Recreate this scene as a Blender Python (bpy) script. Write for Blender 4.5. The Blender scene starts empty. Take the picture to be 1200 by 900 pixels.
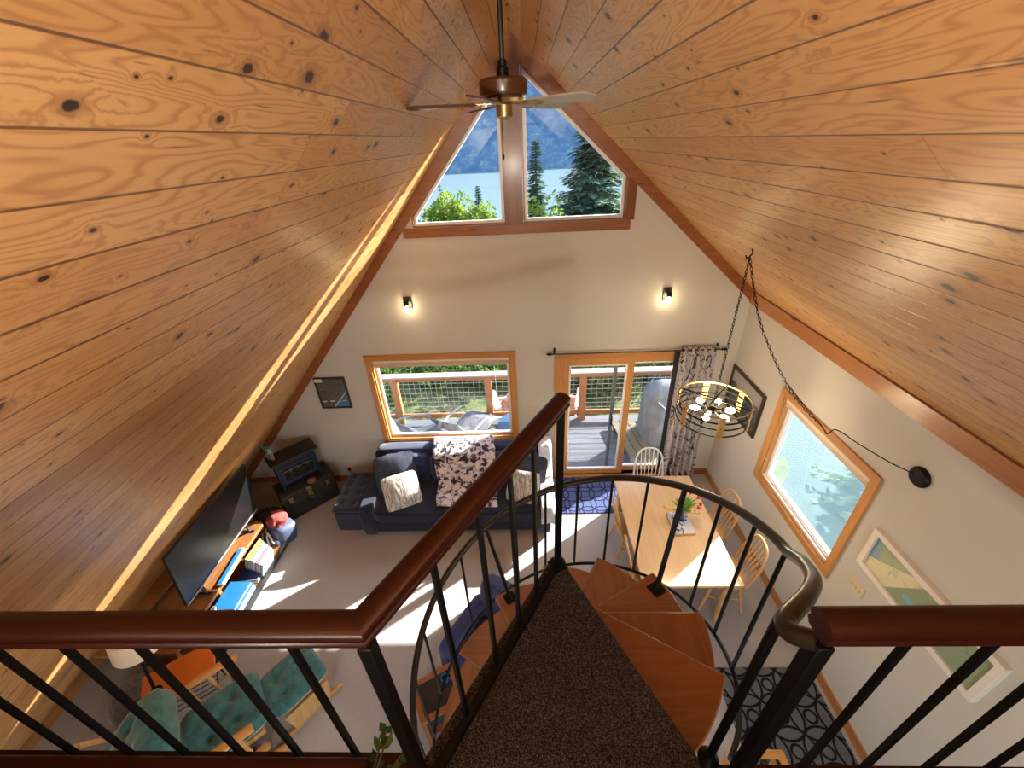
import bpy, bmesh, math, random
from mathutils import Vector, Matrix, noise
random.seed(7)
PI = math.pi
SC = bpy.context.scene
COL = SC.collection

# ------------------------------------------------------------------ helpers
def lin(r, g, b):
    f = lambda c: (c/255/12.92) if c/255 <= .04045 else ((c/255+.055)/1.055)**2.4
    return (f(r), f(g), f(b), 1)

class MB:
    def __init__(s): s.v = []; s.f = []
    def add(s, vs, fs):
        o = len(s.v); s.v += [tuple(p) for p in vs]; s.f += [tuple(i+o for i in f) for f in fs]; return s
    def box(s, c, d, rot=None):
        x, y, z = d[0]/2, d[1]/2, d[2]/2
        vs = [Vector(p) for p in ((-x,-y,-z),(x,-y,-z),(x,y,-z),(-x,y,-z),(-x,-y,z),(x,-y,z),(x,y,z),(-x,y,z))]
        if rot is not None: vs = [rot @ p for p in vs]
        return s.add([p+Vector(c) for p in vs], [(3,2,1,0),(4,5,6,7),(0,1,5,4),(1,2,6,5),(2,3,7,6),(3,0,4,7)])
    def bb(s, a, b): return s.box([(p+q)/2 for p, q in zip(a, b)], [abs(q-p) for p, q in zip(a, b)])
    def bar(s, a, b, w, h, up=(0,0,1)):
        a, b = Vector(a), Vector(b); d = (b-a); L = d.length; d.normalize()
        u = Vector(up)
        if abs(d.dot(u)) > .98: u = Vector((0,1,0)) if abs(d.y) < .9 else Vector((1,0,0))
        r = d.cross(u).normalized(); u = r.cross(d)
        return s.box((a+b)/2, (w, L, h), Matrix((r, d, u)).transposed())
    def tube(s, pts, r, seg=8, closed=False, rs=None, phase=0., up=(0,0,1), sq=None):
        pts = [Vector(p) for p in pts]; n = len(pts); vs = []; fs = []
        pr = None
        for i, p in enumerate(pts):
            if closed: d = pts[(i+1) % n]-pts[i-1]
            else: d = pts[min(i+1, n-1)]-pts[max(i-1, 0)]
            d.normalize()
            if pr is None:
                u = Vector(up)
                if abs(d.dot(u)) > .95: u = Vector((0,1,0)) if abs(d.y) < .9 else Vector((1,0,0))
                a = d.cross(u).normalized()
            else:
                a = (pr-d*pr.dot(d)).normalized()
            pr = a; b = a.cross(d)*-1
            rr = rs[i] if rs else r
            for k in range(seg):
                t = phase+2*PI*k/seg
                if sq: vs.append(p+a*(sq[0]*math.cos(t))+b*(sq[1]*math.sin(t)))
                else: vs.append(p+a*(rr*math.cos(t))+b*(rr*math.sin(t)))
        m = n if closed else n-1
        for i in range(m):
            j = (i+1) % n
            for k in range(seg):
                l = (k+1) % seg
                fs.append((i*seg+k, i*seg+l, j*seg+l, j*seg+k))
        if not closed:
            fs.append(tuple(range(seg-1, -1, -1))); fs.append(tuple((n-1)*seg+k for k in range(seg)))
        return s.add(vs, fs)
    def lathe(s, prof, c=(0,0,0), seg=20, cap=True):
        vs = []; fs = []; n = len(prof)
        for r, z in prof:
            for k in range(seg):
                t = 2*PI*k/seg; vs.append((c[0]+r*math.cos(t), c[1]+r*math.sin(t), c[2]+z))
        for i in range(n-1):
            for k in range(seg):
                l = (k+1) % seg; fs.append((i*seg+k, i*seg+l, (i+1)*seg+l, (i+1)*seg+k))
        if cap: fs.append(tuple(range(seg-1, -1, -1))); fs.append(tuple((n-1)*seg+k for k in range(seg)))
        return s.add(vs, fs)
    def prism(s, poly, axis, a, b):
        # poly 2D in the plane normal to axis: axis 'x' -> (y,z), 'y' -> (x,z), 'z' -> (x,y)
        m = {'x': lambda p, t: (t, p[0], p[1]), 'y': lambda p, t: (p[0], t, p[1]), 'z': lambda p, t: (p[0], p[1], t)}[axis]
        n = len(poly)
        vs = [m(p, a) for p in poly]+[m(p, b) for p in poly]
        fs = [tuple(range(n-1, -1, -1)), tuple(range(n, 2*n))]+[(i, (i+1) % n, n+(i+1) % n, n+i) for i in range(n)]
        return s.add(vs, fs)
    def ring(s, outer, inner, axis, a, b):
        m = {'x': lambda p, t: (t, p[0], p[1]), 'y': lambda p, t: (p[0], t, p[1]), 'z': lambda p, t: (p[0], p[1], t)}[axis]
        n = len(outer)
        vs = [m(p, a) for p in outer]+[m(p, a) for p in inner]+[m(p, b) for p in outer]+[m(p, b) for p in inner]
        fs = []
        for i in range(n):
            j = (i+1) % n
            fs += [(i, j, n+j, n+i), (2*n+i, 3*n+i, 3*n+j, 2*n+j), (i, 2*n+i, 2*n+j, j), (n+i, n+j, 3*n+j, 3*n+i)]
        return s.add(vs, fs)
    def sell(s, c, d, e1=.4, e2=.4, nu=10, nv=20, rot=None, fn=None):
        sp = lambda t, e: math.copysign(abs(t)**e, t)
        vs = []; fs = []
        for i in range(nu+1):
            u = -PI/2+PI*i/nu
            for k in range(nv):
                v = 2*PI*k/nv
                p = Vector((d[0]/2*sp(math.cos(u), e1)*sp(math.cos(v), e2), d[1]/2*sp(math.cos(u), e1)*sp(math.sin(v), e2), d[2]/2*sp(math.sin(u), e1)))
                if fn: p = fn(p)
                if rot is not None: p = rot @ p
                vs.append(p+Vector(c))
        for i in range(nu):
            for k in range(nv):
                l = (k+1) % nv; fs.append((i*nv+k, i*nv+l, (i+1)*nv+l, (i+1)*nv+k))
        return s.add(vs, fs)
    def sphere(s, c, r, seg=12): return s.sell(c, (2*r, 2*r, 2*r), 1, 1, seg//2+2, seg)
    def pad(s, c, w, d, h, n=18, rot=None, tufts=(), td=.5, p=6, crown=.25, wr=0., seed=0):
        # a rounded cushion slab: two grids meeting at a rim, pulled in at the tufts
        vs = []; fs = []
        for side in (1, -1):
            for i in range(n+1):
                for j in range(n+1):
                    x = -1+2*i/n; y = -1+2*j/n
                    # superellipse outline
                    m = (abs(x)**p+abs(y)**p)**(1/p) if (x or y) else 0
                    mm = max(abs(x), abs(y))
                    k = (mm/m) if m > 1e-6 else 1
                    X = x*k; Y = y*k; e = mm
                    t = (1-e**6)**.5*(1-crown*(X*X+Y*Y)/2)
                    for tx, ty in tufts:
                        dd = ((X-tx)*w/2)**2+((Y-ty)*d/2)**2
                        t -= td*math.exp(-dd/(.035**2))
                        t -= .35*td*math.exp(-dd/(.09**2))
                    if wr: t += wr*noise.noise(Vector((X*2.5+seed, Y*2.5, seed)))*(1-e**4)
                    q = Vector((X*w/2, Y*d/2, side*h/2*max(t, -.4) if side > 0 else -h/2*(1-e**6)**.5))
                    if rot is not None: q = rot @ q
                    vs.append(q+Vector(c))
        N = (n+1)**2
        for i in range(n):
            for j in range(n):
                a = i*(n+1)+j; fs.append((a, a+n+1, a+n+2, a+1)); fs.append((N+a, N+a+1, N+a+n+2, N+a+n+1))
        return s.add(vs, fs)
    def sheet(s, rows, closed=False):
        n = len(rows[0]); vs = [p for r in rows for p in r]; fs = []
        for i in range(len(rows)-1):
            for k in range(n-1): fs.append((i*n+k, i*n+k+1, (i+1)*n+k+1, (i+1)*n+k))
        return s.add(vs, fs)
    def leaf(s, p, d, u, L, w):
        d = Vector(d).normalized(); u = Vector(u); r = d.cross(u)
        if r.length < 1e-3: r = d.cross(Vector((1, .3, .2)))
        r.normalize(); p = Vector(p)
        return s.add([p, p+d*L*.5+r*w, p+d*L, p+d*L*.5-r*w], [(0, 1, 2, 3)])

def obj(name, mb, m, parent=None, w=False, bevel=0, angle=35, subsurf=0, solid=0, loc=None, rot=None):
    me = bpy.data.meshes.new(name)
    vs = mb.v
    if w and parent is not None:
        l = parent_world(parent); vs = [(x-l.x, y-l.y, z-l.z) for x, y, z in vs]
    me.from_pydata(vs, [], mb.f); me.update()
    if angle:
        bm = bmesh.new(); bm.from_mesh(me)
        if not bevel: bmesh.ops.recalc_face_normals(bm, faces=bm.faces)
        bm.to_mesh(me); bm.free()
        me.polygons.foreach_set('use_smooth', [True]*len(me.polygons))
        try: me.set_sharp_from_angle(angle=math.radians(angle))
        except Exception: pass
    if m is not None: me.materials.append(m)
    o = bpy.data.objects.new(name, me); COL.objects.link(o)
    if parent is not None: o.parent = parent
    if loc is not None: o.location = loc
    if rot is not None: o.rotation_euler = rot
    if solid:
        md = o.modifiers.new('solid', 'SOLIDIFY'); md.thickness = solid; md.offset = 0
    if bevel:
        md = o.modifiers.new('bevel', 'BEVEL'); md.width = bevel; md.segments = 2; md.limit_method = 'ANGLE'; md.angle_limit = math.radians(40)
    if subsurf:
        md = o.modifiers.new('sub', 'SUBSURF'); md.levels = subsurf; md.render_levels = subsurf
    return o
def parent_world(p):
    l = Vector((0, 0, 0))
    while p is not None:
        l = l+Vector(p.location); p = p.parent
    return l
def tag(o, label, cat, group=None):
    o['label'] = label; o['category'] = cat
    if group: o['group'] = group
    return o
def thing(name, label, cat, loc=(0,0,0), rz=0, group=None):
    o = bpy.data.objects.new(name, None); COL.objects.link(o); o.empty_display_size = .1
    o.location = loc; o.rotation_euler = (0, 0, rz)
    return tag(o, label, cat, group)
def struct(o, label=None, cat=None):
    o['kind'] = 'structure'
    if label: o['label'] = label
    if cat: o['category'] = cat
    return o
def sempty(name, loc, label, cat):
    o = bpy.data.objects.new(name, None); COL.objects.link(o); o.location = loc
    return struct(o, label, cat)
def dup(root, loc, rz, label, group=None):
    def cp(o, par):
        c = o.copy(); COL.objects.link(c)
        if par is not None: c.parent = par
        for ch in list(o.children): cp(ch, c)
        return c
    r = cp(root, None); r.location = loc; r.rotation_euler = (0, 0, rz); r['label'] = label
    if group: r['group'] = group
    return r
RX = lambda a: Matrix.Rotation(a, 3, 'X')
RY = lambda a: Matrix.Rotation(a, 3, 'Y')
RZ = lambda a: Matrix.Rotation(a, 3, 'Z')

# ------------------------------------------------------------------ materials
class NT:
    def __init__(s, name):
        s.m = bpy.data.materials.new(name); s.m.use_nodes = True; s.t = s.m.node_tree; s.t.nodes.clear()
        s.out = s.n('ShaderNodeOutputMaterial'); s.co = None
    def n(s, k, **kw):
        x = s.t.nodes.new(k)
        for a, b in kw.items(): setattr(x, a, b)
        return x
    def l(s, a, b): s.t.links.new(a, b)
    def set(s, sock, v):
        if isinstance(v, (int, float)): sock.default_value = v
        elif isinstance(v, (tuple, list)): sock.default_value = v
        else: s.l(v, sock)
    def math(s, op, a, b=0., c=None, clamp=False):
        x = s.n('ShaderNodeMath', operation=op); x.use_clamp = clamp
        s.set(x.inputs[0], a); s.set(x.inputs[1], b)
        if c is not None: s.set(x.inputs[2], c)
        return x.outputs[0]
    def obj(s):
        if s.co is None: s.co = s.n('ShaderNodeTexCoord').outputs['Object']
        return s.co
    def sep(s, v): x = s.n('ShaderNodeSeparateXYZ'); s.l(v, x.inputs[0]); return x.outputs
    def comb(s, a, b, c=0.):
        x = s.n('ShaderNodeCombineXYZ')
        for i, v in enumerate((a, b, c)): s.set(x.inputs[i], v)
        return x.outputs[0]
    def vmul(s, v, k):
        x = s.n('ShaderNodeVectorMath', operation='MULTIPLY'); s.l(v, x.inputs[0]); x.inputs[1].default_value = k; return x.outputs[0]
    def noise(s, v, scale, detail=3., rough=.5, dist=0.):
        x = s.n('ShaderNodeTexNoise'); s.l(v, x.inputs['Vector'])
        x.inputs['Scale'].default_value = scale; x.inputs['Detail'].default_value = detail
        x.inputs['Roughness'].default_value = rough; x.inputs['Distortion'].default_value = dist
        return x.outputs[0]
    def white(s, v, dims='2D'):
        x = s.n('ShaderNodeTexWhiteNoise', noise_dimensions=dims); s.l(v, x.inputs['Vector']); return x.outputs
    def mix(s, f, a, b, mode='MIX'):
        x = s.n('ShaderNodeMix', data_type='RGBA', blend_type=mode)
        s.set(x.inputs[0], f); s.set(x.inputs[6], a); s.set(x.inputs[7], b); return x.outputs[2]
    def step(s, v, a, b):   # 0 at a .. 1 at b, smooth
        x = s.n('ShaderNodeMapRange', interpolation_type='SMOOTHSTEP'); s.set(x.inputs[0], v)
        x.inputs[1].default_value = a; x.inputs[2].default_value = b; return x.outputs[0]
    def ramp(s, f, stops):
        x = s.n('ShaderNodeValToRGB'); s.l(f, x.inputs[0]); e = x.color_ramp.elements
        while len(e) < len(stops): e.new(.5)
        for k, (p, c) in zip(e, stops): k.position = p; k.color = c
        return x.outputs[0]
    def bump(s, h, strength=.3, dist=.01):
        x = s.n('ShaderNodeBump'); x.inputs['Strength'].default_value = strength; x.inputs['Distance'].default_value = dist
        s.l(h, x.inputs['Height']); return x.outputs[0]
    def bsdf(s, col, rough=.5, metal=0., nrm=None, spec=.5, coat=0., sheen=0., emit=None, es=0., alpha=None, sub=0.):
        b = s.n('ShaderNodeBsdfPrincipled'); s.set(b.inputs['Base Color'], col); s.set(b.inputs['Roughness'], rough)
        b.inputs['Metallic'].default_value = metal; b.inputs['Specular IOR Level'].default_value = spec
        b.inputs['Coat Weight'].default_value = coat; b.inputs['Sheen Weight'].default_value = sheen
        b.inputs['Coat Roughness'].default_value = .15
        if nrm is not None: s.l(nrm, b.inputs['Normal'])
        if emit: b.inputs['Emission Color'].default_value = emit; b.inputs['Emission Strength'].default_value = es
        s.l(b.outputs[0], s.out.inputs[0]); return s.m

def plain(name, c, rough=.5, metal=0., var=.12, scale=8., bump=0., bscale=60., spec=.5, coat=0., sheen=0.):
    t = NT(name); v = t.obj(); nz = t.noise(v, scale, 4)
    d = tuple(x*(1-var) for x in c[:3])+(1,); h = tuple(min(1, x*(1+var)) for x in c[:3])+(1,)
    col = t.mix(nz, d, h); nr = t.bump(t.noise(v, bscale, 3), bump, .005) if bump else None
    return t.bsdf(col, rough, metal, nr, spec, coat, sheen)

def wood(name, c1, c2, axis=0, freq=1., rough=.4, coat=0., knots=False, spec=.5):
    # grain runs along the given local axis
    t = NT(name); v = t.obj()
    k = [14*freq]*3; k[axis] = 1.1*freq
    g = t.noise(t.vmul(v, tuple(k)), 1., 4, .6, .6)
    k2 = [140*freq]*3; k2[axis] = 4*freq
    f = t.noise(t.vmul(v, tuple(k2)), 1., 2)
    w = t.math('SINE', t.math('MULTIPLY', g, 26.)); w = t.math('MULTIPLY_ADD', w, .5, .5)
    a = t.math('ADD', t.math('MULTIPLY', w, .55), t.math('MULTIPLY', f, .45))
    col = t.mix(a, c1, c2)
    col = t.mix(t.math('MULTIPLY', t.noise(v, 2.5*freq, 2), .35), col, c1)
    if knots:
        kk = [1/.09]*3; kk[axis] = 1/.5
        vo = t.n('ShaderNodeTexVoronoi'); t.l(t.vmul(v, tuple(kk)), vo.inputs['Vector']); vo.inputs['Scale'].default_value = 1.
        m = t.math('SUBTRACT', 1., t.step(vo.outputs['Distance'], .05, .16))
        col = t.mix(t.math('MULTIPLY', m, .85), col, lin(45, 20, 8))
    return t.bsdf(col, rough, 0., t.bump(f, .08, .003), spec, coat)

def plank_ceiling(name):
    # local x: distance down the slope from the ridge, local y: along the ridge
    W, L = .1455, 2.7
    t = NT(name); u, v, _ = t.sep(t.obj())[:3]
    us = t.math('DIVIDE', t.math('SUBTRACT', u, -.0165), W)
    row = t.math('FLOOR', us); uf = t.math('FRACT', us)
    r1 = t.white(t.comb(row, 3.7))[0]
    vs = t.math('ADD', t.math('DIVIDE', v, L), t.math('MULTIPLY', r1, 7.))
    seg = t.math('FLOOR', vs); vf = t.math('FRACT', vs)
    wn = t.white(t.comb(row, seg)); rc = t.sep(wn[1]); ra, rb, rcc = rc[0], rc[1], rc[2]
    # knots
    kx, ky = .165, .30
    kv = t.comb(t.math('ADD', t.math('DIVIDE', u, kx), t.math('MULTIPLY', row, 17.31)), t.math('ADD', t.math('DIVIDE', v, ky), t.math('MULTIPLY', r1, 31.)))
    vo = t.n('ShaderNodeTexVoronoi', voronoi_dimensions='2D', feature='F1'); t.l(kv, vo.inputs['Vector']); vo.inputs['Scale'].default_value = 1.
    df = t.n('ShaderNodeVectorMath', operation='SUBTRACT'); t.l(kv, df.inputs[0]); t.l(vo.outputs['Position'], df.inputs[1])
    dl = t.n('ShaderNodeVectorMath', operation='LENGTH'); t.l(t.vmul(df.outputs[0], (kx*1.25, ky*.8, 0)), dl.inputs[0]); kd = dl.outputs['Value']
    kr = t.sep(vo.outputs['Color'])[0]
    rad = t.math('MULTIPLY_ADD', t.math('POWER', kr, 3.5), .0195, .004)
    kn = t.math('DIVIDE', kd, rad)
    wob = t.math('MULTIPLY_ADD', t.noise(t.comb(t.math('MULTIPLY', u, 45.), t.math('MULTIPLY', v, 45.)), 1., 2), .9, .55)
    kn = t.math('MULTIPLY', kn, wob)
    core = t.math('SUBTRACT', 1., t.step(kn, .75, 1.25))
    halo = t.math('SUBTRACT', 1., t.step(kn, 1., 3.2))
    # cathedral grain: contour lines of a slow noise pulled round the knots
    gv = t.comb(t.math('ADD', t.math('MULTIPLY', u, 7.5), t.math('MULTIPLY', rb, 40.)), t.math('MULTIPLY', v, .95), t.math('MULTIPLY', ra, 60.))
    g = t.noise(gv, 1., 2.5, .45, .25)
    g = t.math('ADD', g, t.math('MULTIPLY', t.math('EXPONENT', t.math('MULTIPLY', kn, -.42)), .22))
    ln = t.math('MULTIPLY_ADD', t.math('SINE', t.math('MULTIPLY', g, 115.)), .5, .5)
    ln = t.math('POWER', ln, 3.)
    fine = t.noise(t.comb(t.math('MULTIPLY', u, 230.), t.math('MULTIPLY', v, 5.), t.math('MULTIPLY', ra, 9.)), 1., 2)
    base = t.ramp(rcc, [(0., (.56, .285, .10, 1)), (.45, (.66, .37, .145, 1)), (.8, (.72, .43, .18, 1)), (1., (.62, .335, .13, 1))])
    blot = t.noise(t.comb(t.math('MULTIPLY', u, 9.), t.math('MULTIPLY', v, 2.), ra), 1., 3)
    base = t.mix(t.math('MULTIPLY', t.step(blot, .45, .75), .35), base, (.55, .25, .08, 1))
    base = t.mix(t.math('MULTIPLY', ln, .55), base, (.36, .145, .04, 1))
    base = t.mix(t.math('MULTIPLY', fine, .25), base, (.42, .18, .05, 1))
    base = t.mix(t.math('MULTIPLY', halo, .55), base, (.27, .10, .03, 1))
    base = t.mix(core, base, (.028, .013, .008, 1))
    # dark resin checks along the board
    pk = t.noise(t.comb(t.math('MULTIPLY', u, 60.), t.math('ADD', t.math('MULTIPLY', v, 4.), t.math('MULTIPLY', row, 5.)), 2.), 1., 2)
    base = t.mix(t.math('MULTIPLY', t.step(pk, .69, .76), .75), base, (.12, .05, .02, 1))
    eu = t.math('MULTIPLY', t.math('MINIMUM', uf, t.math('SUBTRACT', 1., uf)), W)
    ev = t.math('MULTIPLY', t.math('MINIMUM', vf, t.math('SUBTRACT', 1., vf)), L)
    gap = t.math('MULTIPLY_ADD', r1, .0018, .0018)
    gu = t.math('SUBTRACT', 1., t.step(t.math('DIVIDE', eu, gap), .6, 1.6))
    gvv = t.math('SUBTRACT', 1., t.step(ev, .0007, .0016))
    gr = t.math('MAXIMUM', gu, t.math('MULTIPLY', gvv, .7))
    col = t.mix(t.math('MULTIPLY', gr, .85), base, (.10, .04, .012, 1))
    hgt = t.math('SUBTRACT', t.math('MULTIPLY', t.step(t.math('MULTIPLY', eu, 1.), 0., .007), 1.), t.math('MULTIPLY', ln, .04))
    nb = t.bump(hgt, .35, .006)
    return t.bsdf(col, .36, 0., nb, .45)

def circles_rug(name, ca, cb, cell, mesh=False):
    # interlaced circles: rings centred on two interleaved lattices
    t = NT(name); x, y, _ = t.sep(t.obj())[:3]
    tot = None
    fx = t.math('FRACT', t.math('DIVIDE', x, cell)); fy = t.math('FRACT', t.math('DIVIDE', y, cell))
    for ox, oy, rr in ((0, 0, .7071), (0, 1, .7071), (1, 0, .7071), (1, 1, .7071))+(((0, 0, .2), (0, 1, .2), (1, 0, .2), (1, 1, .2)) if mesh else ()):
        ax = t.math('SUBTRACT', fx, ox); ay = t.math('SUBTRACT', fy, oy)
        d = t.math('SQRT', t.math('ADD', t.math('MULTIPLY', ax, ax), t.math('MULTIPLY', ay, ay)))
        m = t.math('SUBTRACT', 1., t.step(t.math('ABSOLUTE', t.math('SUBTRACT', d, rr)), .028, .055))
        tot = m if tot is None else t.math('MAXIMUM', tot, m)
    base = ca
    if mesh:
        hx = t.math('SINE', t.math('MULTIPLY', x, 520.)); hy = t.math('SINE', t.math('MULTIPLY', y, 520.))
        h = t.step(t.math('MULTIPLY', hx, hy), -.15, .25)
        base = t.mix(h, ca, tuple(c*.35 for c in ca[:3])+(1,))
    col = t.mix(tot, base, cb)
    nz = t.noise(t.obj(), 300., 2)
    col = t.mix(t.math('MULTIPLY', nz, .3), col, (.02, .02, .03, 1))
    return t.bsdf(col, .95, 0., t.bump(nz, .4, .004), .1)

def glass(name, tint=(.97, .99, .98, 1), refl=1.):
    t = NT(name)
    a = t.n('ShaderNodeBsdfTransparent'); a.inputs[0].default_value = tint
    b = t.n('ShaderNodeBsdfGlossy'); b.inputs['Roughness'].default_value = .01; b.inputs[0].default_value = (1, 1, 1, 1)
    f = t.n('ShaderNodeLayerWeight'); fc = t.math('POWER', f.outputs['Facing'], 5.)
    f = t.math('MULTIPLY_ADD', fc, .9, .045)
    m = t.n('ShaderNodeMixShader'); t.l(t.math('MULTIPLY', f, refl, clamp=True), m.inputs[0]); t.l(a.outputs[0], m.inputs[1]); t.l(b.outputs[0], m.inputs[2])
    t.l(m.outputs[0], t.out.inputs[0]); return t.m

def dusty(name, c, k):
    t = NT(name)
    a = t.n('ShaderNodeBsdfTransparent'); a.inputs[0].default_value = (.95, .98, .98, 1)
    b = t.n('ShaderNodeBsdfTranslucent'); b.inputs[0].default_value = c
    f = t.math('MULTIPLY_ADD', t.noise(t.vmul(t.obj(), (1, 3., 5.)), 1., 5, .7), k, k*.45)
    m = t.n('ShaderNodeMixShader'); t.l(f, m.inputs[0]); t.l(a.outputs[0], m.inputs[1]); t.l(b.outputs[0], m.inputs[2])
    t.l(m.outputs[0], t.out.inputs[0]); return t.m

def emis(name, c, s):
    t = NT(name); e = t.n('ShaderNodeEmission'); e.inputs[0].default_value = c; e.inputs[1].default_value = s
    t.l(e.outputs[0], t.out.inputs[0]); return t.m

def carpet(name, c1, c2, scale, spread=(.35, .65), bump=.6, big=None):
    t = NT(name); v = t.obj(); a = t.noise(v, scale, 3, .7)
    col = t.mix(t.step(a, *spread), c1, c2)
    if big: col = t.mix(t.math('MULTIPLY', t.step(t.noise(v, 1.6, 3), .4, .7), big), col, tuple(x*.6 for x in c1[:3])+(1,))
    return t.bsdf(col, .97, 0., t.bump(a, bump, .006), .1, sheen=.1)

def leafmat(name, c1, c2, scale=3., trans=.35):
    t = NT(name); v = t.obj(); w = t.noise(v, scale, 3, .6)
    g = t.n('ShaderNodeNewGeometry'); rnd = g.outputs['Random Per Island']
    f = t.math('MULTIPLY_ADD', rnd, .6, t.math('MULTIPLY', w, .4))
    col = t.mix(f, c1, c2)
    d = t.n('ShaderNodeBsdfDiffuse'); t.l(col, d.inputs[0])
    q = t.n('ShaderNodeBsdfTranslucent'); t.l(col, q.inputs[0])
    m = t.n('ShaderNodeMixShader'); m.inputs[0].default_value = trans; t.l(d.outputs[0], m.inputs[1]); t.l(q.outputs[0], m.inputs[2])
    t.l(m.outputs[0], t.out.inputs[0]); return t.m

def blotch(name, stops, scale, detail=3, rough=.9, dist=0., stretch=(1,1,1), sheen=0., bump=0.):
    t = NT(name); n = t.noise(t.vmul(t.obj(), stretch), scale, detail, .6, dist)
    return t.bsdf(t.ramp(n, stops), rough, 0., t.bump(n, bump, .01) if bump else None, .2, 0., sheen)

M = {}
M['ceiling'] = plank_ceiling('pine_planks')
M['wall'] = plain('cream_plaster', (.565, .545, .495, 1), .85, var=.03, scale=1.5, bump=.12, bscale=55, spec=.2)
M['trim'] = wood('stained_trim', (.33, .115, .032, 1), (.21, .062, .016, 1), 0, 1., .35, .1, True)
M['trimy'] = wood('stained_trim_long', (.46, .20, .06, 1), (.34, .13, .035, 1), 1, 1., .35, .1, True)
M['trimz'] = wood('stained_trim_upright', (.24, .075, .02, 1), (.14, .036, .01, 1), 2, 1., .35, .1, True)
M['casex'] = wood('oak_casing', (.56, .26, .07, 1), (.42, .17, .04, 1), 0, 1.6, .35, .1)
M['casez'] = wood('oak_casing_upright', (.62, .31, .09, 1), (.47, .20, .05, 1), 2, 1.6, .35, .1)
M['casey'] = wood('oak_casing_side', (.55, .27, .085, 1), (.42, .18, .05, 1), 1, 1.6, .35, .1)
M['cherryx'] = wood('cherry_rail', (.034, .0058, .0026, 1), (.017, .0032, .0017, 1), 0, 1.5, .36, .0, False, .3)
M['tread'] = wood('stair_tread', (.33, .145, .066, 1), (.225, .088, .036, 1), 0, .9, .35, .1)
M['treadb'] = wood('stair_tread_b', (.33, .145, .066, 1), (.225, .088, .036, 1), 1, .9, .35, .1)
M['maple'] = wood('table_maple', (.70, .50, .30, 1), (.62, .42, .23, 1), 1, .8, .22, .25)
M['beech'] = wood('chair_beech', (.62, .37, .15, 1), (.50, .27, .09, 1), 2, 1.3, .35, .1)
M['whitepaint'] = plain('white_paint', (.80, .78, .74, 1), .4, var=.03)
M['vinyl'] = plain('white_vinyl', (.82, .82, .82, 1), .35, var=.02)
M['oakb'] = wood('honey_oak', (.60, .30, .09, 1), (.45, .20, .05, 1), 0, 1.2, .35, .1)
M['rustic'] = wood('rustic_pine', (.30, .13, .04, 1), (.14, .05, .018, 1), 1, .9, .45, .1, True)
M['black'] = plain('black_iron', (.0035, .0035, .004, 1), .45, .0, .2, 30, spec=.22)
M['bronze'] = plain('worn_bronze', (.020, .015, .011, 1), .36, .25, .6, 14)
M['carpet'] = carpet('beige_carpet', (.34, .322, .318, 1), (.475, .455, .45, 1), 130, (.3, .7), .5, .15)
M['lcarpet'] = carpet('brown_loft_carpet', (.010, .010, .016, 1), (.160, .160, .205, 1), 230, (.44, .66), .9, .3)
M['glass'] = glass('window_glass')
M['navy'] = plain('navy_velvet', (.007, .010, .038, 1), .75, var=.3, scale=20, bump=.2, bscale=200, sheen=.35)
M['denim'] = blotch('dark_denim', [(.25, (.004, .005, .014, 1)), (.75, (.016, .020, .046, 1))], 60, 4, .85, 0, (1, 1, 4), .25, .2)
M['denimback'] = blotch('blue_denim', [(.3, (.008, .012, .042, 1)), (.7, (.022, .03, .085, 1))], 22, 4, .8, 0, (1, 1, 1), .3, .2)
M['slate'] = blotch('slate_pillow', [(.3, (.02, .025, .042, 1)), (.7, (.05, .062, .10, 1))], 14, 4, .85, 0, (1, 1, 1), .3)
M['fur'] = blotch('striped_fur', [(.3, (.10, .09, .085, 1)), (.48, (.38, .35, .33, 1)), (.62, (.72, .69, .66, 1))], 9, 4, .95, .3, (6, .8, 6), .4, .8)
M['floral'] = blotch('floral_plush', [(.38, (.02, .018, .04, 1)), (.45, (.10, .085, .12, 1)), (.50, (.58, .50, .50, 1)), (.7, (.74, .68, .66, 1))], 14, 2, .95, .7, (1, 1, 1), .4, .5)
M['throw'] = blotch('white_throw', [(.3, (.45, .5, .6, 1)), (.6, (.78, .8, .85, 1))], 9, 3, .95, 0, (1, 1, 1), .3, .5)
M['teal'] = blotch('teal_corduroy', [(.25, (.018, .08, .088, 1)), (.75, (.06, .185, .185, 1))], 16, 4, .85, 0, (1, 1, 1), .45, .2)
M['bluefab'] = plain('blue_upholstery', (.035, .042, .17, 1), .85, var=.25, scale=18, sheen=.3)
M['grey_knit'] = blotch('grey_knit', [(.3, (.05, .042, .042, 1)), (.7, (.15, .13, .13, 1))], 22, 4, .95, .4, (1, 1, 2.5), .3, .8)
M['orange'] = plain('orange_lacquer', (.62, .145, .02, 1), .35, var=.05)
M['cream'] = plain('cream_shade', (.78, .66, .52, 1), .8, var=.04)
M['screen'] = plain('tv_screen', (.006, .006, .007, 1), .34, var=.1)
M['plastic'] = plain('black_plastic', (.015, .015, .016, 1), .35, var=.1)
M['silver'] = plain('silver_edge', (.45, .45, .46, 1), .3, .8, .05)
M['trunk'] = blotch('olive_trunk', [(.3, (.016, .015, .012, 1)), (.7, (.045, .042, .032, 1))], 12, 5, .6)
M['brass'] = plain('tarnished_brass', (.42, .32, .16, 1), .35, .9, .2)
M['stove'] = plain('blue_enamel', (.02, .03, .06, 1), .4, .2, .15)
M['stovetop'] = plain('black_enamel', (.014, .012, .013, 1), .5)
M['ember'] = blotch('dark_firebox', [(.4, (.006, .006, .006, 1)), (.62, (.03, .03, .022, 1)), (.7, (.10, .10, .07, 1))], 16, 2, .25, 0, (1, 1, 3))
M['red'] = blotch('red_cloth', [(.3, (.17, .03, .03, 1)), (.7, (.38, .10, .09, 1))], 20, 4, .9)
M['packblue'] = plain('blue_nylon', (.055, .075, .14, 1), .6, var=.25, scale=12)
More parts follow.
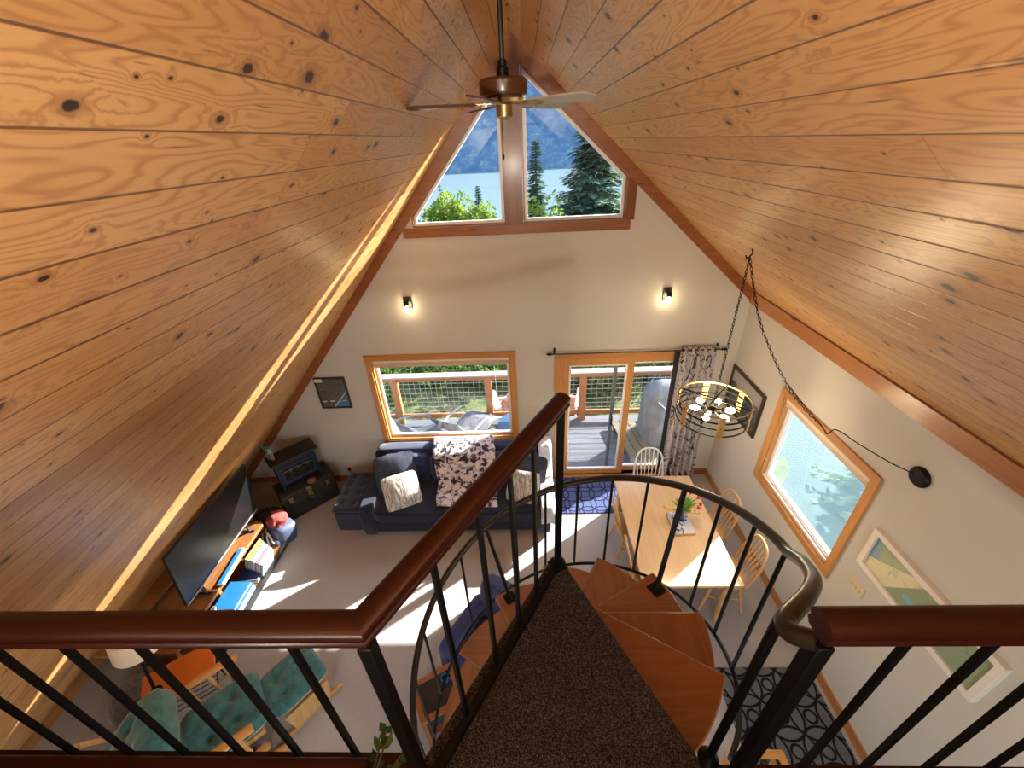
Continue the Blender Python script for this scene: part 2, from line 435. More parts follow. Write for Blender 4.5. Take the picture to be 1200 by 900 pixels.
M['packdark'] = plain('dark_nylon', (.018, .018, .022, 1), .7, var=.25)
M['strap'] = plain('grey_webbing', (.17, .2, .24, 1), .7)
M['paper'] = plain('paper_white', (.50, .50, .51, 1), .7, var=.05)
M['bookblue'] = plain('blue_cover', (.012, .12, .32, 1), .4, var=.15)
M['booknavy'] = plain('navy_cover', (.02, .05, .19, 1), .4)
M['bookpink'] = plain('pink_cover', (.34, .12, .16, 1), .5)
M['booktan'] = plain('tan_cover', (.40, .27, .10, 1), .5, var=.4, scale=25)
M['bookteal'] = plain('pale_teal_cover', (.16, .32, .33, 1), .5)
M['bookgrey'] = plain('grey_cover', (.10, .10, .13, 1), .5)
M['yellow'] = plain('yellow_cover', (.36, .28, .07, 1), .5)
M['plate'] = plain('ivory_plastic', (.66, .55, .36, 1), .4, var=.03)
M['frame_dark'] = wood('dark_walnut', (.05, .025, .012, 1), (.025, .012, .007, 1), 2, 2, .35)
M['frame_black'] = plain('black_frame', (.02, .02, .02, 1), .4)
M['frame_white'] = plain('white_frame', (.76, .72, .66, 1), .4, var=.03)
M['navyrug'] = circles_rug('navy_mat', (.085, .11, .24, 1), (.008, .012, .045, 1), .19)
M['greyrug'] = circles_rug('charcoal_runner', (.20, .21, .22, 1), (.010, .010, .012, 1), .25, True)
M['chrome'] = plain('antique_nickel', (.55, .50, .42, 1), .22, 1., .1)
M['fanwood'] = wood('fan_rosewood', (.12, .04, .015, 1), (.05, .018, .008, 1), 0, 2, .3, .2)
M['fanlit'] = plain('fan_blade_lit', (.40, .36, .31, 1), .3, var=.06)
M['ringwood'] = wood('fixture_wood', (.62, .38, .14, 1), (.48, .26, .08, 1), 2, 2, .4)
M['bulb'] = emis('warm_bulb', (1, .80, .42, 1), 14.)
M['clear'] = glass('clear_jar', (.96, .97, .96, 1), .8)
M['deck'] = wood('grey_deck', (.12, .13, .155, 1), (.075, .08, .10, 1), 0, 1., .7, 0, False, .2)
M['railwood'] = wood('redwood_rail', (.34, .15, .07, 1), (.25, .10, .045, 1), 0, 1., .6, 0, False, .2)
M['railz'] = wood('redwood_post', (.34, .15, .07, 1), (.25, .10, .045, 1), 2, 1., .6, 0, False, .2)
M['cap'] = wood('weathered_cap', (.30, .23, .22, 1), (.22, .165, .155, 1), 0, 1., .6, 0, False, .2)
M['wire'] = plain('galvanised_wire', (.35, .37, .37, 1), .4, .7)
M['pinkchair'] = plain('faded_pink', (.62, .33, .30, 1), .6, var=.06)
M['cover'] = blotch('grey_cover', [(.3, (.10, .115, .14, 1)), (.7, (.19, .21, .25, 1))], 5, 3, .6, .3)
M['sling'] = plain('grey_sling', (.07, .08, .10, 1), .7)
M['patio'] = plain('patio_metal', (.16, .19, .22, 1), .4, .4)
M['bluepool'] = plain('blue_tabletop', (.04, .09, .16, 1), .25)
M['plankbench'] = wood('pale_plank', (.17, .14, .10, 1), (.12, .10, .07, 1), 1, 1., .7, 0, False, .2)
M['bark'] = plain('bark', (.07, .045, .03, 1), .9, var=.4)
M['fir'] = leafmat('fir_needles', (.012, .045, .035, 1), (.07, .15, .09, 1))
M['fir2'] = leafmat('pale_fir_needles', (.04, .085, .065, 1), (.23, .32, .21, 1))
M['bright'] = leafmat('spring_leaves', (.09, .16, .02, 1), (.28, .36, .07, 1), 1.)
M['shrub'] = leafmat('shrub_leaves', (.03, .07, .02, 1), (.13, .21, .06, 1), 2.)
M['grass'] = blotch('rough_grass', [(.35, (.02, .04, .01, 1)), (.55, (.08, .105, .03, 1)), (.7, (.17, .15, .08, 1))], 3.5, 6, .95)
M['roofblue'] = plain('blue_metal_roof', (.03, .08, .28, 1), .5)
M['gable'] = plain('pale_siding', (.45, .38, .3, 1), .8)
M['ivy'] = leafmat('ivy_leaves', (.02, .05, .015, 1), (.10, .19, .06, 1), 20)
M['tulipleaf'] = leafmat('tulip_leaves', (.10, .24, .04, 1), (.28, .46, .12, 1), 10)
M['tulipred'] = plain('tulip_red', (.55, .03, .035, 1), .5, var=.3, scale=40)
M['tulipyel'] = plain('tulip_yellow', (.75, .45, .10, 1), .5, var=.3, scale=40)
M['vase'] = glass('blue_glass_vase', (.25, .5, .62, 1), 2.)
M['terra'] = plain('clay_pot', (.33, .12, .06, 1), .8)
M['tray'] = blotch('inked_print', [(.38, (.03, .04, .08, 1)), (.42, (.16, .18, .26, 1)), (.45, (.55, .56, .60, 1))], 16, 2, .5, 1.2)
M['darktable'] = plain('dark_glass', (.02, .022, .03, 1), .1)
M['fig'] = blotch('painted_figure', [(.42, (.03, .16, .22, 1)), (.5, (.42, .24, .12, 1)), (.6, (.18, .07, .04, 1))], 14, 1, .6)

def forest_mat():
    t = NT('haze_tinted_forest'); v = t.obj()
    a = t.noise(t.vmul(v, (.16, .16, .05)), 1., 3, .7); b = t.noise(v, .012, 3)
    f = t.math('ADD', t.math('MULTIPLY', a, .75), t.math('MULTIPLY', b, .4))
    col = t.ramp(f, [(.38, (.05, .11, .20, 1)), (.58, (.08, .155, .25, 1)), (.72, (.17, .27, .29, 1))])  # blue distance haze mixed into these base colours
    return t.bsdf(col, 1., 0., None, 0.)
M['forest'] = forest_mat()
def lake_mat():
    t = NT('glacial_lake'); n = t.noise(t.vmul(t.obj(), (.05, .3, 1)), 1., 4)
    return t.bsdf(t.mix(n, (.10, .155, .175, 1), (.12, .175, .195, 1)), .35, 0., t.bump(n, .1, .3), .2)
M['lake'] = lake_mat()

# ------------------------------------------------------------------ room shell
D = 4.80            # front (lake side) wall
XR = 2.72           # right wall
KL, CL = 1.17, 5.497   # left slope  z = CL + KL x
KR, CR = -.895, 5.349  # right slope z = CR + KR x
RX0 = (CR-CL)/(KL-KR); RZ0 = CL+KL*RX0    # ridge
LH = 2.83           # loft floor
YB = -4.4           # open rear of the loft

def slope(name, x1, k, label):
    # slab in local coordinates: x down the slope, y along the ridge, z thickness outward
    L = abs(x1-RX0)*math.hypot(1, k)
    mb = MB(); sx = 1 if x1 > RX0 else -1
    mb.box((sx*L/2, (YB+D+.02)/2, .06), (L, D+.02-YB, .12))
    o = obj(name, mb, M['ceiling'], angle=0)
    ang = math.atan(k)
    o.location = (RX0, 0, RZ0); o.rotation_euler = (0, -ang, 0)
    return struct(o, label, 'ceiling')
slope('ceiling_left', -4.86, KL, 'left slope of the knotty pine plank ceiling')
slope('ceiling_right', 2.98, KR, 'right slope of the knotty pine plank ceiling')

struct(obj('floor', MB().bb((-5.0, YB, -.12), (2.95, D+.12, 0)), M['carpet'], angle=0), 'beige carpeted living room floor below the loft', 'floor')
struct(obj('floor_loft', MB().bb((-2.30, YB, 2.60), (XR, .492, LH)), M['lcarpet'], angle=0), 'brown speckled carpet of the loft floor', 'floor')
struct(obj('trim_1', MB().bb((-2.26, .494, 2.58), (-.40, .535, LH+.004)).bb((.56, .494, 2.58), (XR, .512, LH-.002)), M['cherryx'], angle=0), 'red-brown fascia board along the loft edge', 'trim')

def wall_with_holes(name, outer, holes, axis, a, b, m):
    bm = bmesh.new(); pt = {'y': lambda p: (p[0], a, p[1]), 'x': lambda p: (a, p[0], p[1])}[axis]
    es = []
    for loop in [outer]+holes:
        vs = [bm.verts.new(pt(p)) for p in loop]
        es += [bm.edges.new((vs[i], vs[(i+1) % len(vs)])) for i in range(len(vs))]
    bmesh.ops.triangle_fill(bm, edges=es, use_beauty=True, use_dissolve=False)
    g = bmesh.ops.extrude_face_region(bm, geom=list(bm.faces))
    vv = [e for e in g['geom'] if isinstance(e, bmesh.types.BMVert)]
    bmesh.ops.translate(bm, verts=vv, vec=(0, b-a, 0) if axis == 'y' else (b-a, 0, 0))
    bmesh.ops.recalc_face_normals(bm, faces=bm.faces)
    me = bpy.data.meshes.new(name); bm.to_mesh(me); bm.free(); me.materials.append(m)
    o = bpy.data.objects.new(name, me); COL.objects.link(o); return o
rect = lambda x0, x1, z0, z1: [(x0, z0), (x1, z0), (x1, z1), (x0, z1)]
W1 = (-2.09, -.22, .80, 2.14)          # picture window opening
DR = (.45, 2.32, .0, 2.07)             # sliding door opening
UPZ = 3.78
UPL, UPR = -1.23, 1.11
cl = lambda x: CL-.17+KL*x
cr = lambda x: CR-.15+KR*x
ux = (cr(0)-cl(0))/(KL-KR)
upper = [(UPL, UPZ), (UPR, UPZ), (UPR, cr(UPR)), (ux, cl(ux)), (UPL, cl(UPL))]
outer = [(-4.82, 0), (DR[0], 0), (DR[0], DR[3]), (DR[1], DR[3]), (DR[1], 0), (XR+.12, 0), (XR+.12, CR+KR*(XR+.12)+.02), (RX0, RZ0+.02), (-4.82, CL-KL*4.82+.3)]
struct(wall_with_holes('wall_front', outer, [rect(*W1), upper], 'y', D, D+.12, M['wall']), 'cream gable wall facing the lake', 'wall')
W4 = (2.45, 3.68, 1.05, 2.14)          # right window opening (y0,y1,z0,z1)
struct(wall_with_holes('wall_right', [(YB, 0), (D, 0), (D, 2.93), (YB, 2.93)], [rect(*W4)], 'x', XR, XR+.12, M['wall']), 'cream side wall on the right', 'wall')

# rake boards and eave board
struct(obj('trim_2', MB().prism([(RX0, RZ0), (-4.70, CL-KL*4.70), (-4.57, CL-KL*4.70), (RX0, RZ0-.163)], 'y', D-.028, D), M['trim'], angle=0, ), 'reddish rake board up the left edge of the gable wall', 'trim')
struct(obj('trim_3', MB().prism([(RX0, RZ0-.148), (XR, CR+KR*XR-.14), (XR, CR+KR*XR), (RX0, RZ0)], 'y', D-.03, D), M['trim'], angle=0), 'reddish rake board up the right edge of the gable wall', 'trim')
struct(obj('trim_4', MB().bb((XR-.025, YB, 2.775), (XR, D, 2.912)), M['trimy'], angle=0), 'knotty wood board along the top of the right wall', 'trim')
struct(obj('trim_5', MB().bb((-1.345, D-.032, 3.675), (1.175, D, 3.775)), M['trim'], angle=0), 'reddish sill board under the peak windows', 'trim')
struct(obj('trim_6', MB().prism([(1.115, 3.775), (1.21, 3.775), (1.21, CR+KR*1.21-.13), (1.115, CR+KR*1.115-.13)], 'y', D-.026, D), M['trimz'], angle=0), 'short upright trim right of the peak windows', 'trim')
struct(obj('trim_7', MB().prism([(-.185, 3.775), (.005, 3.775), (.005, CR+KR*.005-.10), (RX0, RZ0-.10), (-.185, CL-KL*.185-.10)], 'y', D-.026, D+.10), M['trimz'], angle=0), 'dark knotty post between the two peak windows', 'trim')
struct(obj('trim_8', MB().prism([(-4.60, .0), (-4.66, .0), (-4.66, .05), (-4.60, .11)], 'y', YB, D-.03), M['trimy'], angle=0), 'narrow board at the foot of the plank slope', 'trim')
bbm = MB().bb((-4.55, D-.018, 0), (-.0, D, .10)).bb((-.0, D-.018, 0), (.36, D, .10)).bb((2.41, D-.018, 0), (XR, D, .10))
struct(obj('baseboard_front', bbm, M['trim'], angle=0), 'reddish baseboard of the gable wall', 'baseboard')
struct(obj('baseboard_right', MB().bb((XR-.02, YB, 0), (XR, D, .10)), M['trimy'], angle=0), 'reddish baseboard of the right wall', 'baseboard')

def inset(poly, d):
    n = len(poly); out = []
    area = sum(poly[i][0]*poly[(i+1) % n][1]-poly[(i+1) % n][0]*poly[i][1] for i in range(n))
    s = 1 if area > 0 else -1
    L = []
    for i in range(n):
        a, b = Vector(poly[i]), Vector(poly[(i+1) % n]); t = (b-a).normalized(); nrm = Vector((-t.y, t.x))*s
        L.append((a+nrm*d, t))
    for i in range(n):
        (p, t), (q, u) = L[i-1], L[i]
        den = t.x*u.y-t.y*u.x; k = ((q.x-p.x)*u.y-(q.y-p.y)*u.x)/den
        r = p+t*k; out.append((r.x, r.y))
    return out
def upper_window(n, poly, label):
    w = sempty('window_%d' % n, (0, D+.05, UPZ), label, 'window')
    i1 = inset(poly, .012); i2 = inset(poly, .045)
    obj('sash', MB().ring(i1, i2, 'y', D+.03, D+.07), M['vinyl'], w, True, bevel=.004)
    obj('jamb', MB().ring(poly, i1, 'y', D-.005, D+.10), M['trim'], w, True)
    obj('pane', MB().add([(x, D+.052, z) for x, z in i2], [tuple(range(len(i2)))]), M['glass'], w, True, angle=0)
xl, xr = -.188, .008
upper_window(2, [(UPL, UPZ), (xl, UPZ), (xl, cl(xl)), (UPL, cl(UPL))], 'left trapezoid peak window over the lake')
upper_window(3, [(xr, UPZ), (UPR, UPZ), (UPR, cr(UPR)), (xr, cr(xr))], 'right trapezoid peak window with big fir outside')

def casing(parent, R, yin, wd=.075):
    x0, x1, z0, z1 = R
    obj('head_casing', MB().bb((x0-wd, yin-.022, z1), (x1+wd, yin, z1+wd)), M['casex'], parent, True, bevel=.004)
    for s, x in ((-1, x0), (1, x1)):
        obj('side_casing', MB().bb((min(x, x+s*wd), yin-.022, z0-(wd if z0 > .1 else 0)), (max(x, x+s*wd), yin, z1)), M['casez'], parent, True, bevel=.004)
# picture window
w = sempty('window_1', (-1.15, D, .78), 'wide picture window above the sofa', 'window')
casing(w, W1, D)
obj('sill', MB().bb((W1[0]-.02, D-.03, W1[2]-.05), (W1[1]+.02, D+.03, W1[2])), M['casex'], w, True, bevel=.004)
x0, x1, z0, z1 = W1
obj('jamb', MB().ring(rect(*W1), inset(rect(*W1), .02), 'y', D, D+.12), M['casez'], w, True)
obj('sash', MB().ring(inset(rect(*W1), .02), inset(rect(*W1), .055), 'y', D+.06, D+.10), M['vinyl'], w, True, bevel=.004)
obj('pane', MB().add([(x, D+.08, z) for x, z in inset(rect(*W1), .05)], [(0, 1, 2, 3)]), M['glass'], w, True, angle=0)
bl = MB().bb((x0+.025, D+.005, z1-.055), (x1-.025, D+.05, z1-.022))
for k in range(7): bl.bb((x0+.03, D+.008, z1-.062-.009*k-.005), (x1-.03, D+.046, z1-.062-.009*k))
b = obj('raised_blind', bl, M['cream'], w, True)
obj('blind_cord', MB().tube([(x1-.22, D+.004, z1-.06), (x1-.215, D-.002, z1-.35), (x1-.21, D+.004, z1-.75)], .003, 5), M['paper'], w, True)

# sliding door
dr = sempty('door_1', (1.38, D, 0), 'wood framed sliding glass door to the deck', 'door')
casing(dr, DR, D, .085)
obj('jamb', MB().ring(rect(*DR), [(DR[0]+.03, .035), (DR[1]-.03, .035), (DR[1]-.03, DR[3]-.03), (DR[0]+.03, DR[3]-.03)], 'y', D-.01, D+.13), M['casez'], dr, True)
def dpanel(name, a, b, y):
    R = rect(a, b, .04, DR[3]-.03); I = [(a+.085, .12), (b-.085, .12), (b-.085, DR[3]-.105), (a+.085, DR[3]-.105)]
    p = obj(name, MB().ring(R, I, 'y', y, y+.04), M['casez'], dr, True, bevel=.004)
    obj('glass_stop', MB().ring(inset(I, -.002), inset(I, .022), 'y', y+.008, y+.046), M['vinyl'], p, True)
    obj('pane', MB().add([(x, y+.02, z) for x, z in I], [(0, 1, 2, 3)]), M['glass'], p, True, angle=0)
    return p
p1 = dpanel('sliding_panel', DR[0]+.03, 1.425, D+.005)
dpanel('fixed_panel', 1.335, DR[1]-.03, D+.06)
obj('screen_stile', MB().bb((1.18, D+.105, .05), (1.23, D+.125, DR[3]-.04)), M['patio'], dr, True)
obj('handle', MB().tube([(1.205, D+.10, .92), (1.205, D+.06, .93), (1.205, D+.06, 1.09), (1.205, D+.10, 1.10)], .012, 6), M['black'], dr, True)
obj('threshold', MB().bb((DR[0]-.08, D-.05, 0), (DR[1]+.08, D+.12, .035)), M['casex'], dr, True, bevel=.006)

# right window
w = sempty('window_4', (XR, 3.07, 1.0), 'side window beyond the dining table', 'window')
y0, y1, z0, z1 = W4; wd = .075
obj('head_casing', MB().bb((XR-.022, y0-wd, z1), (XR, y1+wd, z1+wd)), M['casey'], w, True, bevel=.004)
obj('sill_casing', MB().bb((XR-.022, y0-wd, z0-wd), (XR, y1+wd, z0)), M['casey'], w, True, bevel=.004)
for a, b in ((y0-wd, y0), (y1, y1+wd)):
    obj('side_casing', MB().bb((XR-.022, a, z0), (XR, b, z1)), M['casez'], w, True, bevel=.004)
R = rect(y0, y1, z0, z1)
obj('jamb', MB().ring(R, inset(R, .022), 'x', XR-.0, XR+.12), M['casey'], w, True)
obj('sash', MB().ring(inset(R, .022), inset(R, .065), 'x', XR+.05, XR+.10), M['vinyl'], w, True, bevel=.004)
obj('track', MB().bb((XR+.012, y0+.03, z0+.022), (XR+.03, y1-.03, z0+.034)).bb((XR+.04, y0+.03, z0+.022), (XR+.052, y1-.03, z0+.045)), M['vinyl'], w, True)
I = inset(R, .06)
obj('pane', MB().add([(XR+.075, y, z) for y, z in I], [(0, 1, 2, 3)]), dusty('dusty_glass', (.40, .63, .72, 1), .072), w, True, angle=0)
bl = MB().bb((XR+.002, y0+.024, z1-.06), (XR+.045, y1-.024, z1-.022))
for k in range(5): bl.bb((XR+.006, y0+.03, z1-.066-.009*k-.005), (XR+.042, y1-.03, z1-.066-.009*k))
obj('raised_blind', bl, M['cream'], w, True)

# ------------------------------------------------------------------ spiral stair and railings
CX, CY = .122, 1.245
LAND0, LAND1 = math.radians(-124.), math.radians(-60.5)
st = thing('spiral_staircase', 'black iron spiral staircase with wooden treads and carpeted top landing', 'staircase', (CX, CY, 0))
obj('center_pole', MB().tube([(0, 0, 0), (0, 0, LH-.09)], .038, 16), M['black'], st)
obj('base_plate', MB().lathe([(.13, 0), (.13, .012), (.05, .02), (.05, .05)]), M['black'], st)
dirv = lambda a: Vector((math.cos(a), math.sin(a)))
pl = [(-.062, -.02), (-.045-.475, .493-CY), (.42, .493-CY), (.052, -.045), (.03, .04), (-.03, .04)]
obj('landing', MB().prism(pl, 'z', LH-.075, LH+.002), M['lcarpet'], st, bevel=.012)
obj('landing_frame', MB().prism([(p[0]*.97, p[1]*.97) for p in pl], 'z', LH-.11, LH-.076), M['black'], st)
RISE = (LH-.06)/13; DROP = .06; STEP = math.radians(30.)
RT = .785
for k in range(1, 13):
    a0 = LAND1+STEP*(k-1)-.03; a1 = LAND1+STEP*k+.06; z = LH-DROP-RISE*k
    n0, n1 = dirv(a0), dirv(a1)
    poly = []
    po = dirv(a0+PI/2)*-.0; 
    poly.append(tuple(dirv(a0-.9)*.06)); 
    for i in range(9): poly.append(tuple(dirv(a0+(a1-a0)*i/8)*RT))
    poly.append(tuple(dirv(a1+.9)*.06))
    t = obj('tread', MB().prism(poly, 'z', z-.036, z), M['tread'] if k % 2 else M['treadb'], st, bevel=.008)
    am = (a0+a1)/2
    obj('bracket', MB().bar((.03*math.cos(am), .03*math.sin(am), z-.06), (.7*math.cos(am), .7*math.sin(am), z-.045), .03, .02), M['black'], t)
# helical rails
RR = .875
def rz(a): return 3.085-.4229*a
hp = []
for i in range(100):
    a = math.radians(-15)+i*math.radians(2.8)
    hp.append((RR*math.cos(a), RR*math.sin(a), rz(a)))
curl = [(.440, -.80, 3.70), (.412, -.768, 3.672), (.424, -.735, 3.655), (.468, -.700, 3.633), (.547, -.639, 3.585), (.638, -.555, 3.51), (.708, -.474, 3.43), (.775, -.37, 3.335), (.820, -.290, 3.255)]
def smooth(pts, n=6):
    pts = [Vector(p) for p in pts]; out = []
    for i in range(len(pts)-1):
        p0 = pts[max(i-1, 0)]; p1 = pts[i]; p2 = pts[i+1]; p3 = pts[min(i+2, len(pts)-1)]
        for k in range(n):
            t = k/n; out.append(.5*((2*p1)+(p2-p0)*t+(2*p0-5*p1+4*p2-p3)*t*t+(3*p1-p0-3*p2+p3)*t**3))
    out.append(pts[-1]); return out
obj('handrail', MB().tube(smooth(curl+[hp[0]])[:-1]+[Vector(p) for p in hp], .021, 12), M['bronze'], st)
bp = [(RR*math.cos(a), RR*math.sin(a), rz(a)-.90) for a in (math.radians(-46+2.95*i) for i in range(105))]
obj('lower_rail', MB().tube(bp, .011, 8), M['black'], st)
for i in range(20):
    deg = -14+15*i; a = math.radians(deg)
    p = (RR*math.cos(a), RR*math.sin(a)); z = rz(a)
    if i in (3, 9, 15):
        k = (a-.10-LAND1)/STEP; tz = LH-DROP-RISE*(math.floor(k)+1)
        q = (.715*math.cos(a-.10), .715*math.sin(a-.10))
        bm_ = MB().tube([(q[0], q[1], tz+.002), (p[0], p[1], z-.012)], .016, 4, phase=PI/4)
        o = obj('baluster', bm_, M['black'], st)
        obj('foot_plate', MB().box((q[0], q[1], tz+.004), (.085, .085, .008), RZ(a)), M['black'], o)
    else:
        obj('baluster', MB().tube([(p[0], p[1], z-.905), (p[0], p[1], z-.012)], .0095, 8), M['black'], st)
obj('starting_post', MB().tube([(.55-CX, .525-CY, LH), (.55-CX, .527-CY, 3.64)], .0125, 10), M['black'], st)
obj('post_foot', MB().lathe([(.032, 0), (.032, .01), (.022, .024), (.014, .04)], (.55-CX, .525-CY, LH)), M['black'], st)

def rail_prof(w, h):
    # a moulded handrail: rounded crown over a narrower grooved neck
    w /= 2
    return [(-w*.72, 0), (w*.72, 0), (w*.82, h*.10), (w*.98, h*.14), (w*.98, h*.30), (w*.86, h*.38), (w*1.0, h*.50), (w, h*.68), (w*.85, h*.86), (w*.5, h*.97), (0, h), (-w*.5, h*.97), (-w*.85, h*.86), (-w, h*.68), (-w*1.0, h*.50), (-w*.86, h*.38), (-w*.98, h*.30), (-w*.98, h*.14), (-w*.82, h*.10)]
def sweep_rail(mb, pts, prof):
    # pts horizontal polyline, mitred at the corners
    n = len(pts); rows = []
    for i, p in enumerate(pts):
        p = Vector(p)
        d0 = (Vector(pts[i])-Vector(pts[i-1])).normalized() if i > 0 else None
        d1 = (Vector(pts[i+1])-Vector(pts[i])).normalized() if i < n-1 else None
        if d0 is None: r = Vector((d1.y, -d1.x, 0)); s = 1
        elif d1 is None: r = Vector((d0.y, -d0.x, 0)); s = 1
        else:
            r0 = Vector((d0.y, -d0.x, 0)); r1 = Vector((d1.y, -d1.x, 0)); r = (r0+r1).normalized(); s = 1/r.dot(r0)
        rows.append([p+r*(x*s)+Vector((0, 0, z)) for x, z in prof])
    m = len(prof); vs = [q for r in rows for q in r]; fs = []
    for i in range(n-1):
        for k in range(m):
            l = (k+1) % m; fs.append((i*m+k, i*m+l, (i+1)*m+l, (i+1)*m+k))
    fs.append(tuple(range(m-1, -1, -1))); fs.append(tuple((n-1)*m+k for k in range(m)))
    return mb.add(vs, fs)
RY0 = .447; RBZ = 3.727; RHT = .056
crn = Vector((-.348, RY0, RBZ)); end = Vector((.128, 1.262, RBZ))
lr = thing('loft_railing', 'cherry-topped black railing turning from the loft edge to the stair pole', 'railing', (-.345, RY0, LH))
obj('handrail', sweep_rail(MB(), [(-1.47, RY0, RBZ), crn, end], rail_prof(.060, RHT)), M['cherryx'], lr, True, angle=50)
sqp = lambda a, b, r: MB().tube([a, b], r*1.414, 4, phase=PI/4)
obj('newel_post', MB().box((crn.x+.012, RY0-.018, (LH+RBZ)/2+.003), (.03, .03, RBZ-LH+.006)), M['black'], lr, True, bevel=.003)
obj('end_post', MB().tube([(.118, 1.232, LH), (.118, 1.232, RBZ+.006)], .021, 4, phase=PI/4), M['black'], lr, True)
obj('post_foot', MB().box((.118, 1.232, LH+.006), (.07, .07, .01), RZ(.5)), M['black'], lr, True)
for i in range(6):
    x = -.51-.166*i
    obj('baluster', MB().box((x, RY0-.002, (LH+RBZ)/2+.003), (.0125, .0125, RBZ-LH+.006)), M['black'], lr, True)
dv = (end-crn).normalized()
for f in (.22, .42, .60, .76):
    q = crn+(end-crn)*f
    obj('baluster', MB().box((q.x, q.y, (LH+RBZ)/2+.003), (.0135, .0135, RBZ-LH+.006), RZ(-.53)), M['black'], lr, True)
obj('bottom_bar', MB().bar((crn.x-.01, RY0-.02, LH+.018), (.115, 1.225, LH+.018), .028, .034), M['black'], lr, True)
rr_ = thing('loft_railing', 'cherry-topped black railing right of the stair opening, end grain showing', 'railing', (.56, RY0, LH))
obj('handrail', sweep_rail(MB(), [(.548, RY0, RBZ), (2.69, RY0, RBZ)], rail_prof(.060, RHT)), M['cherryx'], rr_, True, angle=50)
obj('newel_post', MB().box((.566, RY0-.004, (LH+RBZ)/2-.012), (.034, .034, RBZ-LH-.02)), M['black'], rr_, True, bevel=.003)
for i in range(12):
    x = .735+.166*i
    obj('baluster', MB().box((x, RY0-.002, (LH+RBZ)/2+.003), (.0125, .0125, RBZ-LH+.006)), M['black'], rr_, True)

bn = thing('bench', 'low cherry-red wooden bench against the loft railing, only its top edge showing', 'bench', (-1.25, .24, LH))
obj('seat', MB().bb((-1.80, .09, LH+.345), (-.445, .413, LH+.375)), M['cherryx'], bn, True, bevel=.008)
for x in (-1.72, -.53):
    for y in (.13, .375): obj('leg', MB().bb((x-.025, y-.025, LH), (x+.025, y+.025, LH+.345)), M['cherryx'], bn, True, bevel=.004)
obj('apron', MB().bb((-1.70, .355, LH+.27), (-.55, .375, LH+.345)).bb((-1.70, .125, LH+.27), (-.55, .145, LH+.345)), M['cherryx'], bn, True)

iv = thing('ivy_plant', 'small trailing ivy plant beside the end of the bench', 'plant', (-.415, .30, LH))
obj('pot', MB().lathe([(.045, 0), (.06, .12), (.066, .12), (.066, .14), (.055, .14), (.05, .10)], (0, 0, 0)), M['terra'], iv)
stem = MB(); lv = MB()
for a, L in ((1.2, .34), (1.6, .30), (.9, .25), (2.0, .22), (4., .2), (5.2, .18)):
    pts = []
    for i in range(9):
        f = i/8; h = .13+L*f*(1.1-.25*f*f)
        r = .02+.13*f*f
        pts.append((r*math.cos(a)*.6+.02*math.sin(5*f+a), r*math.sin(a)+.012*math.cos(7*f), h))
    stem.tube(pts, .0025, 5)
    for p in pts[2:]:
        for s in (-1, 1):
            t = random.uniform(0, 6.28); lv.leaf(p, (math.cos(t), math.sin(t), random.uniform(-.5, .4)), (0, 0, 1), random.uniform(.02, .034), random.uniform(.008, .013))
obj('stems', stem, M['bark'], iv); obj('leaves', lv, M['ivy'], iv, angle=0)
#PART2
# ------------------------------------------------------------------ things on walls and ceiling
f = thing('ceiling_fan', 'dark rosewood ceiling fan hanging from the ridge before the peak windows', 'fan', (-.09, 2.8, 4.75))
obj('canopy', MB().lathe([(.07, .655), (.065, .60), (.03, .575)]), M['bronze'], f)
obj('downrod', MB().tube([(0, 0, .17), (0, 0, .62)], .014, 10), M['bronze'], f)
obj('coupling', MB().lathe([(.018, .12), (.034, .125), (.034, .165), (.024, .175), (.024, .20), (.014, .205)]), M['black'], f)
obj('motor_housing', MB().lathe([(.06, .128), (.12, .122), (.133, .11), (.135, .06), (.13, .045), (.105, .04), (.05, .04)], seg=32), M['fanwood'], f)
obj('vent_band', MB().lathe([(.05, .04), (.105, .04), (.112, .028), (.10, .012), (.05, .008)], seg=32), M['brass'], f)
obj('switch_cup', MB().lathe([(.036, .01), (.046, 0), (.046, -.055), (.03, -.066), (.006, -.07)], seg=24), M['brass'], f)
for k in range(5):
    a = math.radians(-30+72*k)
    rot = RZ(a) @ RX(math.radians(-11))
    pts = []
    n = 14
    for i in range(n+1):
        t = i/n; x = .17+.38*t; wd = .048+.018*min(1, t*1.6)
        e = 1.0 if t < .8 else math.sqrt(max(0, 1-((t-.8)/.2)**2))
        pts.append((x, wd*e))
    poly = [(x, y) for x, y in pts]+[(x, -y) for x, y in reversed(pts[:-1])]
    mb = MB().prism(poly, 'z', -.004, .004); mb.v = [tuple(rot @ Vector(p)+Vector((0, 0, .004))) for p in mb.v]
    b = obj('blade', mb, M['fanlit'] if k in (0, 1) else M['fanwood'], f)  # two blades coloured pale: the light on them is put into the material
    if k in (0, 1): b['label'] = 'blade coloured pale grey to look lit'
    mb = MB().bar((.07, 0, .006), (.16, 0, .004), .022, .006)
    for s in (-1, 1): mb.tube([(.14, 0, .002), (.18, s*.03, -.002), (.23, s*.026, -.005), (.25, 0, -.006)], .005, 6)
    mb.v = [tuple(rot @ Vector(p)+Vector((0, 0, .004))) for p in mb.v]
    obj('blade_iron', mb, M['brass'], b)
obj('pull_chain', MB().tube([(-.015, -.02, -.06), (-.016, -.022, -.24)], .0022, 6).sell((-.016, -.022, -.255), (.014, .014, .035), 1, 1, 6, 8), M['black'], f)

